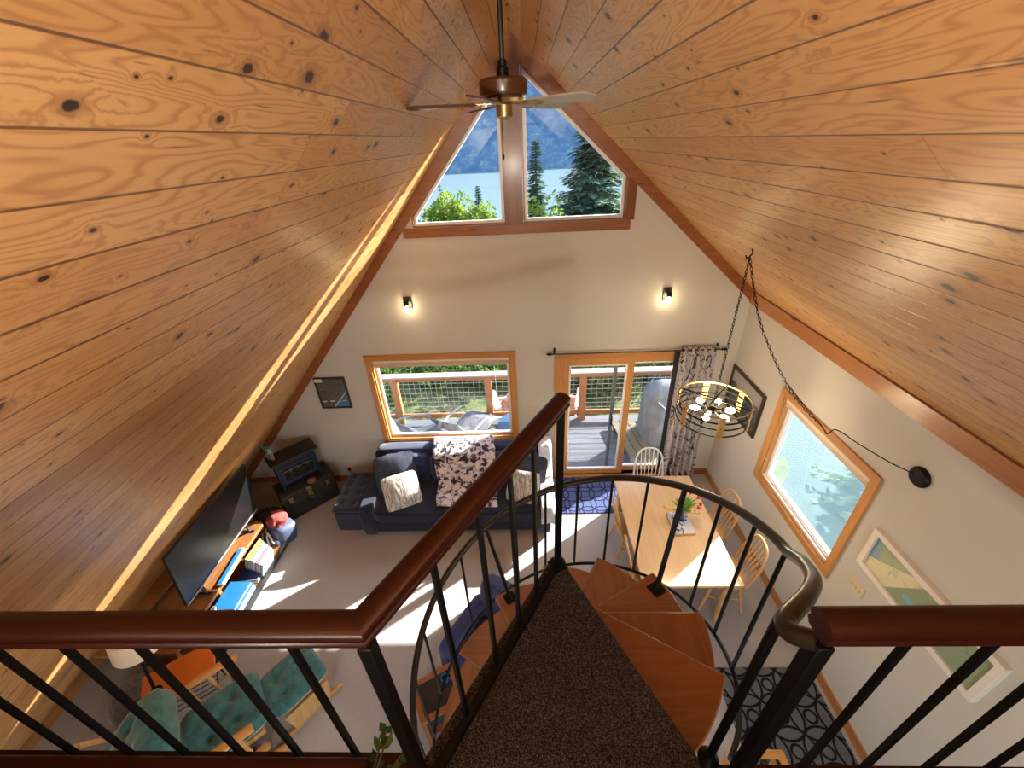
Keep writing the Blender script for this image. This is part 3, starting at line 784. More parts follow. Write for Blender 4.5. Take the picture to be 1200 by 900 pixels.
# pendant fixture swagged on a chain
HK = Vector((1.75, 3.26, CR+KR*1.75)); PC = Vector((1.77, 3.29, 2.27))
c = thing('pendant_light', 'round open-ring chandelier with wood slats swagged on a black chain over the table', 'chandelier', tuple(PC))
Rr = .325
for dz, m in ((.115, 'brass'), (.055, 'black'), (-.01, 'black'), (-.085, 'black')):  # top ring coloured brass in place of light falling on a black ring
    pts = [(Rr*math.cos(t), Rr*math.sin(t), dz) for t in [2*PI*i/48 for i in range(48)]]
    mb = MB()
    for i in range(48):
        a, b = Vector(pts[i]), Vector(pts[(i+1) % 48])
    mb.ring([(Rr*math.cos(2*PI*i/48), Rr*math.sin(2*PI*i/48)) for i in range(48)], [((Rr-.007)*math.cos(2*PI*i/48), (Rr-.007)*math.sin(2*PI*i/48)) for i in range(48)], 'z', dz-.007, dz+.007)
    obj('ring', mb, M[m], c)
for k in range(6):
    a = math.radians(20+60*k)
    mb = MB().box(((Rr+.006)*math.cos(a), (Rr+.006)*math.sin(a), .012), (.008, .06, .235), RZ(a))
    s = obj('wood_slat', mb, M['ringwood'], c, bevel=.002)
    mb = MB()
    for dz in (.095, .012, -.075): mb.sphere(((Rr+.011)*math.cos(a), (Rr+.011)*math.sin(a), dz), .006, 8)
    obj('screw', mb, M['black'], s)
sp = MB()
for k in range(4):
    a = math.radians(48+90*k); sp.tube([(0, 0, .118), (Rr*math.cos(a), Rr*math.sin(a), .115)], .007, 6)
obj('spokes', sp, M['black'], c)
obj('hub', MB().lathe([(.008, .12), (.008, .03), (.03, .02), (.035, -.01), (.03, -.03), (.008, -.04)], seg=16), M['black'], c)
for k in range(6):
    a = math.radians(50+60*k); d = Vector((math.cos(a), math.sin(a), 0))
    s = obj('socket', MB().tube([d*.03, d*.075, d*.076, d*.115], .02, 10, rs=[.010, .010, .018, .018]), M['black'], c)
    obj('bulb', MB().tube([d*.115, d*.125, d*.14, d*.165, d*.185, d*.20, d*.208], .03, 12, rs=[.014, .018, .026, .031, .027, .015, .003]), M['bulb'], s)
def chain(pts, link=.034, r=.0032):
    mb = MB(); P = [Vector(p) for p in pts]; acc = []
    for i in range(len(P)-1):
        n = max(1, int((P[i+1]-P[i]).length/.004))
        acc += [P[i].lerp(P[i+1], k/n) for k in range(n)]
    acc.append(P[-1]); tot = 0; last = acc[0]; cen = [(acc[0], acc[1]-acc[0])]
    for q0, q in zip(acc, acc[1:]):
        tot += (q-q0).length
        if tot > link*.78: cen.append((q, q-q0)); tot = 0
    for i, (q, d) in enumerate(cen):
        d = d.normalized(); u = Vector((0, 1, 0)) if abs(d.y) < .9 else Vector((1, 0, 0))
        a = d.cross(u).normalized(); b = d.cross(a)
        sdir = a if i % 2 else b
        mb.tube([q+d*(link/2*math.cos(t))+sdir*(link*.27*math.sin(t)) for t in [2*PI*k/8 for k in range(8)]], r, 5, True)
    return mb
hk = HK+Vector((-.0, 0, -.07))
obj('chain', chain([PC+Vector((0, 0, .13)), hk]), M['black'], c, True)
sw = smooth([hk, (1.86, 3.14, 3.30), (1.97, 3.02, 3.03), (2.10, 2.88, 2.78), (2.22, 2.74, 2.62), (2.30, 2.65, 2.55)])
obj('swag_chain', chain(sw), M['black'], c, True)
obj('cord', MB().tube(smooth([(2.10, 2.88, 2.79), (2.2, 2.75, 2.66), (2.31, 2.63, 2.53), (2.34, 2.6, 2.49), (2.36, 2.56, 2.56), (2.46, 2.45, 2.515), (2.60, 2.30, 2.46), (2.70, 2.18, 2.445)]), .0042, 6), M['black'], c, True)
obj('hook', MB().tube(smooth([HK+Vector((0, 0, 0)), HK+Vector((.012, 0, -.03)), HK+Vector((.0, 0, -.055)), HK+Vector((-.02, 0, -.075)), HK+Vector((-.035, 0, -.05))]), .006, 8), M['black'], c, True)
mb = MB().lathe([(.075, 0), (.075, .014), (.06, .03), (.02, .036)], seg=28); mb.v = [(XR-z, 2.165+x, 2.44+y) for x, y, z in mb.v]
obj('wall_canopy', mb, M['black'], c, True)

for x, l in ((-1.44, 'small jar wall sconce above the picture window'), (1.70, 'small jar wall sconce above the sliding door')):
    s = thing('wall_sconce', l, 'sconce', (x, D, 2.92), 0, 'jar wall sconces')
    obj('back_plate', MB().box((0, -.009, .0), (.10, .018, .15)), M['plastic'], s, bevel=.004)
    obj('arm', MB().tube([(0, -.01, .02), (0, -.085, .02)], .012, 8), M['black'], s)
    obj('socket', MB().lathe([(.02, .045), (.03, .04), (.03, -.005), (.022, -.012)], (0, -.09, 0)), M['black'], s)
    obj('bulb', MB().lathe([(.004, -.105), (.017, -.095), (.022, -.07), (.016, -.035), (.011, -.012)], (0, -.09, 0)), M['bulb'], s)
    obj('glass_jar', MB().lathe([(.038, .012), (.042, -.02), (.042, -.135)], (0, -.09, 0), cap=False), M['clear'], s)

t = thing('curtain_rod', 'dark curtain rod above the sliding door with spear finials', 'curtain rod', (1.4, D, 2.18))
ry = D-.075
obj('rod', MB().tube([(.33, ry, 2.185), (2.47, ry, 2.185)], .0095, 10), M['frame_dark'], t, True)
for s, x in ((-1, .33), (1, 2.47)):
    prof = [(.0095, 0), (.018, .005), (.011, .018), (.024, .035), (.014, .058), (.002, .085)]
    mb = MB().lathe(prof); mb.v = [(x+s*z, ry+p, 2.185+q) for p, q, z in mb.v]
    obj('finial', mb, M['black'], t, True)
    obj('rod_bracket', MB().bar((x-s*.03, ry, 2.185), (x-s*.03, D, 2.20), .012, .02).bb((x-s*.03-.012, D-.008, 2.16), (x-s*.03+.012, D, 2.24)), M['black'], t, True)

def branch_curtain():
    tt = NT('branch_print_curtain'); x, y, z = tt.sep(tt.obj())[:3]
    tot = None
    for i, (kx, kz, off) in enumerate(((7., 1.6, 0.), (11., 3., 5.), (15., 7., 9.))):
        nx = tt.noise(tt.comb(tt.math('ADD', tt.math('MULTIPLY', x, kx), off), tt.math('MULTIPLY', z, kz), off), 1., 1.5, .5, .8)
        m = tt.math('SUBTRACT', 1., tt.step(tt.math('ABSOLUTE', tt.math('SUBTRACT', nx, .5)), (.004), .013))
        tot = m if tot is None else tt.math('MAXIMUM', tot, m)
    col = tt.mix(tot, (.52, .49, .50, 1), (.05, .05, .065, 1))
    return tt.bsdf(col, .9, 0., None, .1)
ct = thing('curtain', 'white grommet curtain printed with dark branches drawn to the right of the door', 'curtain', (2.2, D-.075, 2.2))
rows = []
for i in range(25):
    f_ = i/24; zz = 2.225-2.195*f_; row = []
    for k in range(73):
        u = k/72; w_ = .225+.02*f_
        row.append((2.19+.05*f_+(u-.5)*2*w_, D-.078+(.034+.012*f_)*math.sin(u*2*PI*5.5+.3*f_)+.006*math.sin(9*u+4*f_), zz))
    rows.append(row)
obj('cloth', MB().sheet(rows), branch_curtain(), ct, True, angle=180, solid=.004)
rows = []
for i in range(6):
    rows.append([(1.905+.015*math.sin(k*1.3)+.022*k+.04*i/5, D-.045+.012*math.sin(k*2), 2.16-2.12*i/5) for k in range(5)])
b = obj('dark_lining', MB().sheet(rows), M['packdark'], ct, True, angle=180, solid=.003); b['label'] = 'black lining edge'
gm = MB()
for k in range(5):
    x = 2.19-.2+.1*k
    gm.tube([(x, D-.075+.026*math.cos(t), 2.185+.026*math.sin(t)) for t in [2*PI*j/12 for j in range(12)]], .005, 6, True)
obj('grommets', gm, M['black'], ct, True)

def picture(name, label, cat, c, axis, w, h, fm, fw, fd, art, artname='print', mat=None):
    t = thing(name, label, cat, c)
    out = [(-w/2, -h/2), (w/2, -h/2), (w/2, h/2), (-w/2, h/2)]
    if axis == 'y':
        obj('frame', MB().ring(out, inset(out, fw), 'y', -fd, 0), fm, t, bevel=.003)
        obj(artname, MB().bb((-w/2+fw*.6, -fd*.55, -h/2+fw*.6), (w/2-fw*.6, -.002, h/2-fw*.6)), art, t, angle=0)
    else:
        obj('frame', MB().ring(out, inset(out, fw), 'x', -fd, 0), fm, t, bevel=.003)
        obj(artname, MB().bb((-fd*.55, -w/2+fw*.6, -h/2+fw*.6), (-.002, w/2-fw*.6, h/2-fw*.6)), art, t, angle=0)
    return t
def art_aerial():
    t = NT('aerial_print'); v = t.obj(); x, y, z = t.sep(v)[:3]
    n = t.noise(v, 55, 4, .7)
    col = t.ramp(n, [(.35, (.03, .03, .03, 1)), (.6, (.16, .15, .14, 1)), (.75, (.26, .24, .22, 1))])
    line = t.math('SUBTRACT', t.math('MULTIPLY_ADD', x, .6, z), t.math('MULTIPLY', t.noise(v, 7, 2), .1))
    water = t.math('MULTIPLY', t.math('GREATER_THAN', t.math('SUBTRACT', x, t.math('MULTIPLY', z, .9)), .185), 1.)
    col = t.mix(water, col, (.05, .15, .30, 1))
    shore = t.math('SUBTRACT', 1., t.step(t.math('ABSOLUTE', t.math('SUBTRACT', t.math('SUBTRACT', x, t.math('MULTIPLY', z, .9)), .175)), .006, .012))
    col = t.mix(shore, col, (.6, .6, .6, 1))
    d = t.math('ABSOLUTE', t.math('ADD', z, t.math('MULTIPLY_ADD', x, -.05, .13)))
    bar = t.math('MULTIPLY', t.math('SUBTRACT', 1., t.step(d, .008, .014)), t.step(t.noise(v, 12, 1), .5, .53))
    col = t.mix(bar, col, (.65, .63, .6, 1))
    return t.bsdf(col, .3)
p = picture('framed_photograph', 'framed grey aerial photograph with a blue corner on the gable wall', 'picture', (-2.715, D, 1.655), 'y', .43, .50, M['frame_black'], .022, .03, art_aerial())
o = obj('corner_note', MB().bb((-.20, -.034, .185), (-.095, -.031, .235)), M['cream'], p, angle=0); o['label'] = 'small peach note stuck in the corner'
def art_mountain():
    t = NT('mountain_print'); v = t.obj(); x, y, z = t.sep(v)[:3]
    n = t.noise(v, 9, 5, .65)
    ridge = t.math('ADD', z, t.math('MULTIPLY', t.math('SUBTRACT', n, .5), .38))
    m = t.step(ridge, .06, .10)
    land = t.ramp(t.noise(v, 16, 4, .7), [(.35, (.018, .022, .02, 1)), (.5, (.06, .085, .06, 1)), (.62, (.14, .15, .16, 1)), (.75, (.38, .35, .36, 1))])
    col = t.mix(m, land, (.36, .36, .36, 1))
    return t.bsdf(col, .3)
picture('framed_landscape', 'dark framed mountain valley picture on the right wall by the corner', 'picture', (XR, 4.36, 1.645), 'x', .79, .60, M['frame_dark'], .035, .03, art_mountain())
def art_map():
    t = NT('map_print'); v = t.obj(); x, y, z = t.sep(v)[:3]
    n = t.noise(v, 3.5, 3)
    col = t.mix(t.step(n, .3, .7), (.25, .33, .21, 1), (.30, .37, .24, 1))
    up = t.math('MULTIPLY_ADD', y, -.62, .21); dn = t.math('MULTIPLY_ADD', y, -1.42, .182)
    band = t.math('MULTIPLY', t.step(t.math('SUBTRACT', up, z), 0., .004), t.step(t.math('SUBTRACT', z, dn), 0., .004))
    sea = t.math('MULTIPLY', t.step(t.math('SUBTRACT', t.math('MULTIPLY_ADD', z, -.25, y), t.math('MULTIPLY', n, .03)), .355, .361), t.step(t.math('SUBTRACT', z, up), 0., .004))
    col = t.mix(band, col, (.62, .58, .36, 1))
    col = t.mix(sea, col, (.16, .32, .42, 1))
    # a small lake
    ex = t.math('DIVIDE', t.math('SUBTRACT', y, .06), .06); ez = t.math('DIVIDE', t.math('ADD', z, .063), .03)
    ell = t.math('ADD', t.math('MULTIPLY', ex, ex), t.math('MULTIPLY', ez, ez))
    col = t.mix(t.step(t.math('ADD', ell, t.math('MULTIPLY', t.noise(v, 14, 2), .8)), 1.3, 1.5), (.22, .44, .58, 1), col)
    r = t.math('SUBTRACT', 1., t.step(t.math('ABSOLUTE', t.math('SUBTRACT', t.noise(v, 6, 3), .5)), .003, .009))
    col = t.mix(t.math('MULTIPLY', r, .5), col, (.12, .20, .16, 1))
    return t.bsdf(col, .25)
picture('framed_map', 'long green and blue map in a white frame on the right wall', 'map', (XR, 1.71, 1.665), 'x', 1.0, .40, M['frame_white'], .045, .045, art_map())

def plate(name, label, c, axis, w, h, n):
    t = thing(name, label, 'switch', c)
    if axis == 'y':
        obj('cover_plate', MB().bb((-w/2, -.007, -h/2), (w/2, 0, h/2)), M['plate'], t, bevel=.002)
        for k in range(n):
            x = (k-(n-1)/2)*.045; obj('toggle', MB().bb((x-.008, -.016, -.018), (x+.008, -.006, .018)), M['plate'], t, bevel=.002)
    else:
        obj('cover_plate', MB().bb((-.007, -w/2, -h/2), (0, w/2, h/2)), M['plate'], t, bevel=.002)
        for k in range(n):
            y = (k-(n-1)/2)*.045; obj('toggle', MB().bb((-.016, y-.008, -.018), (-.006, y+.008, .018)), M['plate'], t, bevel=.002)
plate('light_switch', 'ivory double switch plate between picture window and sliding door', (.015, D, 1.255), 'y', .115, .115, 2)
plate('light_switch', 'ivory triple switch plate on the right wall below the map', (XR, 2.135, 1.225), 'x', .16, .115, 3)
t = thing('wall_outlet', 'dark plug in a low outlet between trunk and sofa', 'outlet', (-2.83, D, .24))
obj('cover_plate', MB().bb((-.035, -.006, -.058), (.035, 0, .058)), M['plate'], t, bevel=.002)
obj('plug', MB().bb((-.02, -.045, -.01), (.02, -.006, .035)).tube([(0, -.04, -.0), (.01, -.05, -.06), (.03, -.03, -.13)], .005, 6), M['plastic'], t, bevel=.004)

# ------------------------------------------------------------------ sofa corner
s = thing('sofa', 'long dark denim sofa under the picture window', 'sofa', (-1.0, 4.2, 0))
SX0, SX1 = -2.27, .26
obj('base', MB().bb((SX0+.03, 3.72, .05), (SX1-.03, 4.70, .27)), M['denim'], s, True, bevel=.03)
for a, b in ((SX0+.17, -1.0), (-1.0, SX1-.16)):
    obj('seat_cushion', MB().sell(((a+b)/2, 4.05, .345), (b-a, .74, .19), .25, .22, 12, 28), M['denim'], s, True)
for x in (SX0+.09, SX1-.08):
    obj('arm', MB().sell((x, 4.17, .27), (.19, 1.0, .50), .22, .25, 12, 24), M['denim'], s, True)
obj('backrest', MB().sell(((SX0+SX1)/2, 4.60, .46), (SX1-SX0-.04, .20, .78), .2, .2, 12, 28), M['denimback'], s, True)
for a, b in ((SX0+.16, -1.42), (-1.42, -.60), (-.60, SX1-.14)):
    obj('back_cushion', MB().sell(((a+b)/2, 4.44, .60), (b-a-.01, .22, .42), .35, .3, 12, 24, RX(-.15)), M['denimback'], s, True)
for x in (SX0+.1, SX1-.1):
    for y in (3.78, 4.62): obj('leg', MB().lathe([(.02, 0), (.028, .06)], (x, y, 0)), M['black'], s, True)

def pillow(name, label, m, c, w, h, th, rot, n=16, crown=.5):
    o = obj(name, MB().pad((0, 0, 0), w, h, th, n, None, (), .5, 9, 1.3, .12, random.random()*9), m, None, angle=180)
    mt = Matrix.Translation(c) @ rot.to_4x4(); o.matrix_world = mt
    return tag(o, label, 'pillow')
pillow('throw_pillow', 'big slate blue pillow leaning in the left sofa corner', M['slate'], Vector((-1.86, 4.22, .66)), .56, .56, .16, RZ(.35) @ RX(1.02))
pillow('throw_pillow', 'grey-white striped fur pillow in front of the slate pillow', M['fur'], Vector((-1.72, 3.93, .61)), .47, .47, .15, RZ(.42) @ RX(.95))
pillow('throw_pillow', 'dark slate pillow at the right end of the sofa', M['slate'], Vector((-.02, 4.20, .66)), .50, .50, .15, RZ(-.35) @ RX(1.1))
pillow('throw_pillow', 'grey-white striped fur pillow at the right end of the sofa', M['fur'], Vector((-.10, 3.97, .60)), .44, .44, .14, RZ(-.25) @ RX(1.0))

prof = [(4.775, .62), (4.755, .80), (4.70, .885), (4.60, .90), (4.50, .875), (4.42, .85), (4.345, .80), (4.29, .70), (4.24, .58), (4.16, .485), (4.02, .465), (3.90, .462), (3.80, .455)]
prof = [(y, z) for y, z in [(p.y, p.z) for p in smooth([(0, y, z) for y, z in prof], 3)]]
rows = []
for i, (y, z) in enumerate(prof):
    f_ = i/(len(prof)-1); row = []
    for k in range(25):
        u = k/24
        x0 = -1.42+.18*f_; x1 = -.52+.08*f_
        w_ = noise.noise(Vector((u*4, f_*5, 1)))*.03+noise.noise(Vector((u*11, f_*11, 3)))*.012
        row.append((x0+(x1-x0)*u+.02*noise.noise(Vector((f_*6, u*2, 5))), y+w_*.5-.012, z+abs(w_)+.022-.05*u*(f_**3)))
    rows.append(row)
o = obj('throw_blanket', MB().sheet(rows), M['floral'], None, angle=180, solid=.022)
tag(o, 'white plush blanket with dark floral print draped over the sofa back', 'blanket')
prof = smooth([(0, 4.72, .86), (0, 4.62, .895), (0, 4.52, .88), (0, 4.46, .80), (0, 4.40, .66), (0, 4.30, .57), (0, 4.05, .56), (0, 3.80, .555), (0, 3.665, .53), (0, 3.635, .44), (0, 3.63, .30)], 3)
rows = []
for i, p in enumerate(prof):
    row = []
    for k in range(11):
        u = k/10; w_ = noise.noise(Vector((u*4, i*.35, 8)))*.02
        side = max(0, u-.72)/.28
        row.append((.13+.165*min(u, .78)/.78+.0*side+(.01 if side else 0), p.y+w_-.006, p.z+abs(w_)-(.22*side if p.z > .5 else .02*side)))
    rows.append(row)
o = obj('throw_blanket', MB().sheet(rows), M['throw'], None, angle=180, solid=.018)
tag(o, 'pale plain throw hanging over the right arm of the sofa', 'blanket')

o = thing('storage_ottoman', 'navy tufted storage ottoman against the left end of the sofa', 'ottoman', (-2.49, 4.16, 0))
obj('box', MB().bb((-.185, -.36, .0), (.185, .36, .33)), M['navy'], o, bevel=.015)
obj('lid', MB().pad((0, 0, .39), .40, .76, .12, 26, None, [(x, y) for x in (-.45, .45) for y in (-.66, -.22, .22, .66)], .6, 14, .1), M['navy'], o, angle=180)

t = thing('trunk', 'old dark green footlocker standing askew in the corner', 'trunk', (-3.325, 4.37, 0), math.radians(44.5))
obj('body', MB().bb((-.37, -.19, 0), (.37, .19, .34)), M['trunk'], t, bevel=.006)
obj('lid', MB().bb((-.375, -.195, .345), (.375, .195, .45)), M['trunk'], t, bevel=.01)
mb = MB()
for s_ in (-1, 1):
    for z in (.0, .345): mb.bb((s_*.375-.018, -.2, z+.002), (s_*.375+.002*s_+.018*(s_ < 0), -.17, z+.05))
obj('corner_caps', mb, M['trunk'], t, bevel=.003)
l = obj('hasp', MB().bb((-.035, -.205, .37), (.035, -.195, .43)).bb((-.028, -.21, .28), (.028, -.192, .36)), M['brass'], t, bevel=.003)
obj('padlock_ring', MB().tube([(.022*math.cos(a), -.215, .27+.028*math.sin(a)) for a in [2*PI*k/14 for k in range(14)]], .005, 6, True), M['brass'], l)
for x in (-.26, .26): obj('side_latch', MB().bb((x-.028, -.203, .30), (x+.028, -.192, .385)).bb((x-.018, -.209, .315), (x+.018, -.2, .35)), M['brass'], t, bevel=.003)

sv = thing('stove_heater', 'blue-grey electric stove heater standing on the trunk', 'heater', (-3.37, 4.40, .45), math.radians(44.5))
obj('cabinet', MB().bb((-.27, -.12, .07), (.27, .13, .46)), M['stove'], sv, bevel=.008)
obj('top', MB().bb((-.315, -.165, .46), (.315, .15, .49)), M['stovetop'], sv, bevel=.008)
for x in (-.255, .255):
    for y in (-.115, .115): obj('leg', MB().tube([(x, y, 0), (x*.98, y*.98, .04), (x*.97, y*.97, .09)], .02, 8, rs=[.016, .012, .022]), M['stove'], sv)
dn = obj('door', MB().ring([(-.235, .10), (.235, .10), (.235, .385), (-.235, .385)], [(-.195, .14), (.195, .14), (.195, .35), (-.195, .35)], 'y', -.14, -.118), M['stove'], sv, bevel=.004)
obj('fire_window', MB().bb((-.197, -.126, .138), (.197, -.119, .352)), M['ember'], dn, angle=0)
mb = MB()
mb.bar((-.19, -.131, .30), (.19, -.131, .30), .006, .006, (0, 1, 0))
for x in (-.1, 0, .1): mb.bar((x, -.131, .27), (x, -.131, .325), .005, .005, (0, 1, 0))
obj('grate_bars', mb, M['silver'], dn)
mb = MB()
for k in range(9): mb.bb((-.24+.055*k, -.124, .415), (-.2+.055*k, -.118, .435))
obj('vent_slots', mb, M['stovetop'], sv)

fg = thing('figurine', 'small painted bird-like figurine on the stove heater top', 'figurine', (-3.55, 4.24, .94), .6)
obj('body', MB().sell((0, 0, .075), (.085, .075, .15), .9, 1, 10, 14).sell((.005, -.015, .16), (.06, .06, .06), 1, 1, 8, 12).sell((.02, -.05, .05), (.05, .05, .08), .9, 1, 8, 10), M['fig'], fg)
q = obj('hat', MB().sell((0, .0, .20), (.09, .08, .035), .8, 1, 8, 12).leaf((0, 0, .2), (-.6, .2, .4), (0, 0, 1), .1, .02), plain('teal_hat', (.03, .22, .30, 1), .6), fg); q['label'] = 'teal hat'
sh = thing('trinket_dish', 'small reddish shell dish on the trunk lid before the heater', 'dish', (-3.16, 4.305, .45), .5)
obj('dish', MB().lathe([(.02, 0), (.05, .012), (.062, .03), (.055, .03), (.04, .016), (.01, .01)]), M['terra'], sh)
obj('shell', MB().sell((0, 0, .03), (.07, .05, .035), .8, 1, 8, 12), M['bookpink'], sh)

# ------------------------------------------------------------------ TV wall
tv = thing('television', 'large black flat television standing on the low wooden console', 'television', (-3.62, 3.06, .40))
rt = RY(math.radians(9.5))
def tvp(mb): mb.v = [tuple(rt @ Vector(p)+Vector((0, 0, .16))) for p in mb.v]; return mb
obj('screen', tvp(MB().bb((.008, -.645, .02), (.016, .645, .765))), M['screen'], tv)
obj('bezel', tvp(MB().ring([(-.655, 0), (.655, 0), (.655, .775), (-.655, .775)], [(-.645, .02), (.645, .02), (.645, .765), (-.645, .765)], 'x', -.012, .02)), M['plastic'], tv)
obj('lower_strip', tvp(MB().bb((.016, -.655, -.004), (.024, .655, .012))), M['silver'], tv)
obj('back_shell', tvp(MB().bb((-.05, -.5, .1), (-.012, .5, .6))), M['plastic'], tv, bevel=.01)
for y in (-.42, .42):
    obj('foot', MB().bar((-.13, y, .010), (.06, y, .010), .02, .014).bar((-.0, y, .012), (-.02, y, .20), .02, .03), M['plastic'], tv)

cn = thing('media_console', 'long rustic pine console with an open shelf under the television', 'console', (-3.78, 3.0, 0))
obj('top', MB().bb((-4.08, 2.02, .36), (-3.52, 3.60, .40)), M['rustic'], cn, True, bevel=.006)
obj('shelf', MB().bb((-4.02, 2.08, .06), (-3.30, 3.66, .09)), M['rustic'], cn, True, bevel=.005)
obj('shelf_edge', MB().bb((-3.298, 2.08, .035), (-3.282, 3.66, .115)), M['plastic'], cn, True)
for y in (2.08, 2.75, 3.66): obj('upright', MB().bb((-4.02, y-.02, 0.09), (-3.60, y+.02, .36)), M['rustic'], cn, True, bevel=.004)
for x in (-3.98, -3.36):
    for y in (2.12, 3.62): obj('leg', MB().bb((x-.03, y-.03, 0), (x+.03, y+.03, .06)), M['rustic'], cn, True)

def book(label, m, c, d, rz=0., tilt=0., group=None, cat='book', lean=0.):
    t = thing('book', label, cat, c, rz, group); t.rotation_euler = (tilt, lean, rz)
    x, y, z = d
    mb = MB().bb((-x/2, -y/2, 0), (x/2, y/2, z*.12)).bb((-x/2, -y/2, z*.88), (x/2, y/2, z)).bb((-x/2, -y/2, z*.1), (-x/2+.006, y/2, z*.9))
    obj('cover', mb, m, t, angle=0)
    obj('pages', MB().bb((-x/2+.005, -y/2+.004, z*.12), (x/2-.005, y/2-.004, z*.88)), M['paper'], t, angle=0)
    return t
b = book('white and blue flat box book on the console top before the television', M['paper'], (-3.535, 2.97, .40), (.07, .48, .03), .07, cat='book')
o = obj('cover_picture', MB().bb((-.034, -.235, .0302), (.012, .235, .0315)), M['bookblue'], b, angle=0)
G = 'books on the console shelf'
book('dark book lying flat under the leaning magazines', M['bookgrey'], (-3.47, 3.06, .09), (.26, .20, .03), .05, group=G)
book('second grey book of the flat stack under the magazines', M['booknavy'], (-3.47, 3.06, .121), (.25, .19, .025), .1, group=G)
cols = ['booktan', 'yellow', 'bookteal', 'paper', 'bookpink', 'paper', 'bookteal']
names = ['tan book nearest the television', 'slim yellow magazine beside the tan one', 'pale teal magazine in the leaning row', 'white magazine in the middle of the leaning row', 'pink magazine of the leaning row', 'white magazine next to the pink one', 'pale green magazine at the carpet side of the row']
for k in range(7):
    book(names[k]+' on the console shelf', M[cols[k]], (-3.575+.042*k, 3.28-.02*k, .095), (.025+.004*(k % 2), .30-.012*k, .24), -.05, 0, G, 'magazine', .35)
book('wide bright blue book box on the console shelf', M['bookblue'], (-3.45, 2.72, .092), (.27, .36, .10), .03, group=G)
book('second bright blue book lying on the blue box', M['bookblue'], (-3.46, 2.73, .193), (.25, .33, .035), .0, group=G)
book('white book leaning at the near end of the console shelf', M['paper'], (-3.56, 2.44, .093), (.035, .22, .22), .02, 0, G, 'book', .2)
book('tan picture book lying at the near end of the shelf', M['booktan'], (-3.45, 2.40, .092), (.16, .22, .07), .02, group=G)
book('white book upright at the carpet edge of the shelf', M['paper'], (-3.35, 2.42, .092), (.025, .2, .20), 0, 0, G)

bp_ = thing('backpack', 'blue backpack with a red cloth bundled on top beside the trunk', 'backpack', (-3.40, 3.70, 0), -.5)
obj('bag', MB().sell((0, 0, .15), (.36, .30, .30), .5, .6, 12, 20, RX(-.25)), M['packblue'], bp_)
obj('front_pocket', MB().sell((.02, -.13, .11), (.26, .12, .18), .5, .6, 10, 16), M['packblue'], bp_)
def crumple(p): return p*(1+.22*noise.noise(p*16)+.12*noise.noise(p*34))
o = obj('red_cloth', MB().sell((-.03, .02, .33), (.27, .24, .19), .8, .9, 16, 28, None, crumple), M['red'], bp_); o['label'] = 'crumpled red cloth'
mb = MB()
mb.tube(smooth([(-.16, -.02, .20), (-.08, -.14, .26), (.04, -.17, .24), (.12, -.19, .16)]), .012, 6)
mb.tube(smooth([(-.02, -.16, .26), (.0, -.2, .18), (.02, -.21, .10)]), .01, 6)
o = obj('white_trim', mb, M['paper'], bp_)
mb = MB()
mb.tube(smooth([(-.14, -.18, .20), (-.10, -.24, .08), (-.02, -.30, .02)]), .014, 6, sq=(.018, .005))
mb.tube(smooth([(-.20, -.10, .18), (-.16, -.22, .12), (-.06, -.24, .10), (.0, -.20, .14)]), .014, 6, sq=(.018, .005))
obj('shoulder_strap', mb, M['strap'], bp_)
bk = thing('duffel_bag', 'black slumped bag in the dark between backpack and trunk', 'bag', (-3.70, 3.92, 0), .3)
obj('bag', MB().sell((0, 0, .14), (.36, .26, .28), .6, .7, 12, 20, None, lambda p: p*(1+.12*noise.noise(p*9))), M['packdark'], bk)
obj('handle', MB().tube(smooth([(-.1, 0, .26), (-.05, .02, .34), (.05, .02, .34), (.1, 0, .26)]), .012, 6), M['packdark'], bk)
#PART3
wl = thing('wall_ledge', 'low wooden ledge at the foot of the plank slope beyond the table lamp', 'shelf', (-4.36, 2.55, 0))
obj('board', MB().bb((-4.47, 2.05, .25), (-4.25, 3.05, .285)), M['oakb'], wl, True, bevel=.006)
for y in (2.15, 2.95): obj('leg', MB().bb((-4.42, y-.025, 0), (-4.30, y+.025, .25)), M['rustic'], wl, True, bevel=.004)

# ------------------------------------------------------------------ reading corner
rc = thing('recliner', 'teal tufted glider recliner with light wooden arms', 'armchair', (-2.73, 1.46, 0), math.radians(41))
obj('seat_cushion', MB().pad((.05, 0, .40), .62, .56, .17, 30, None, [(-.35, -.4), (-.35, .4), (.3, -.4), (.3, .4), (0, 0)], .5, 6, .5, .12, 3), M['teal'], rc, angle=180)
obj('back_cushion', MB().pad((-.46, 0, .66), .78, .62, .33, 34, RY(math.radians(-43)) @ RZ(PI), [(-.45, -.35), (-.45, .35), (0, 0), (.4, -.35), (.4, .35)], .6, 5, .6, .3, 7), M['teal'], rc, angle=180)
obj('seat_frame', MB().bb((-.27, -.27, .27), (.29, .27, .32)), M['beech'], rc, bevel=.01)
bf = MB()
for s_ in (-1, 1): bf.tube(smooth([(-.22, s_*.28, .29), (-.44, s_*.28, .50), (-.74, s_*.28, .80)]), .02, 8)
bf.bar((-.74, -.28, .80), (-.74, .28, .80), .03, .05)
obj('back_frame', bf, M['beech'], rc)
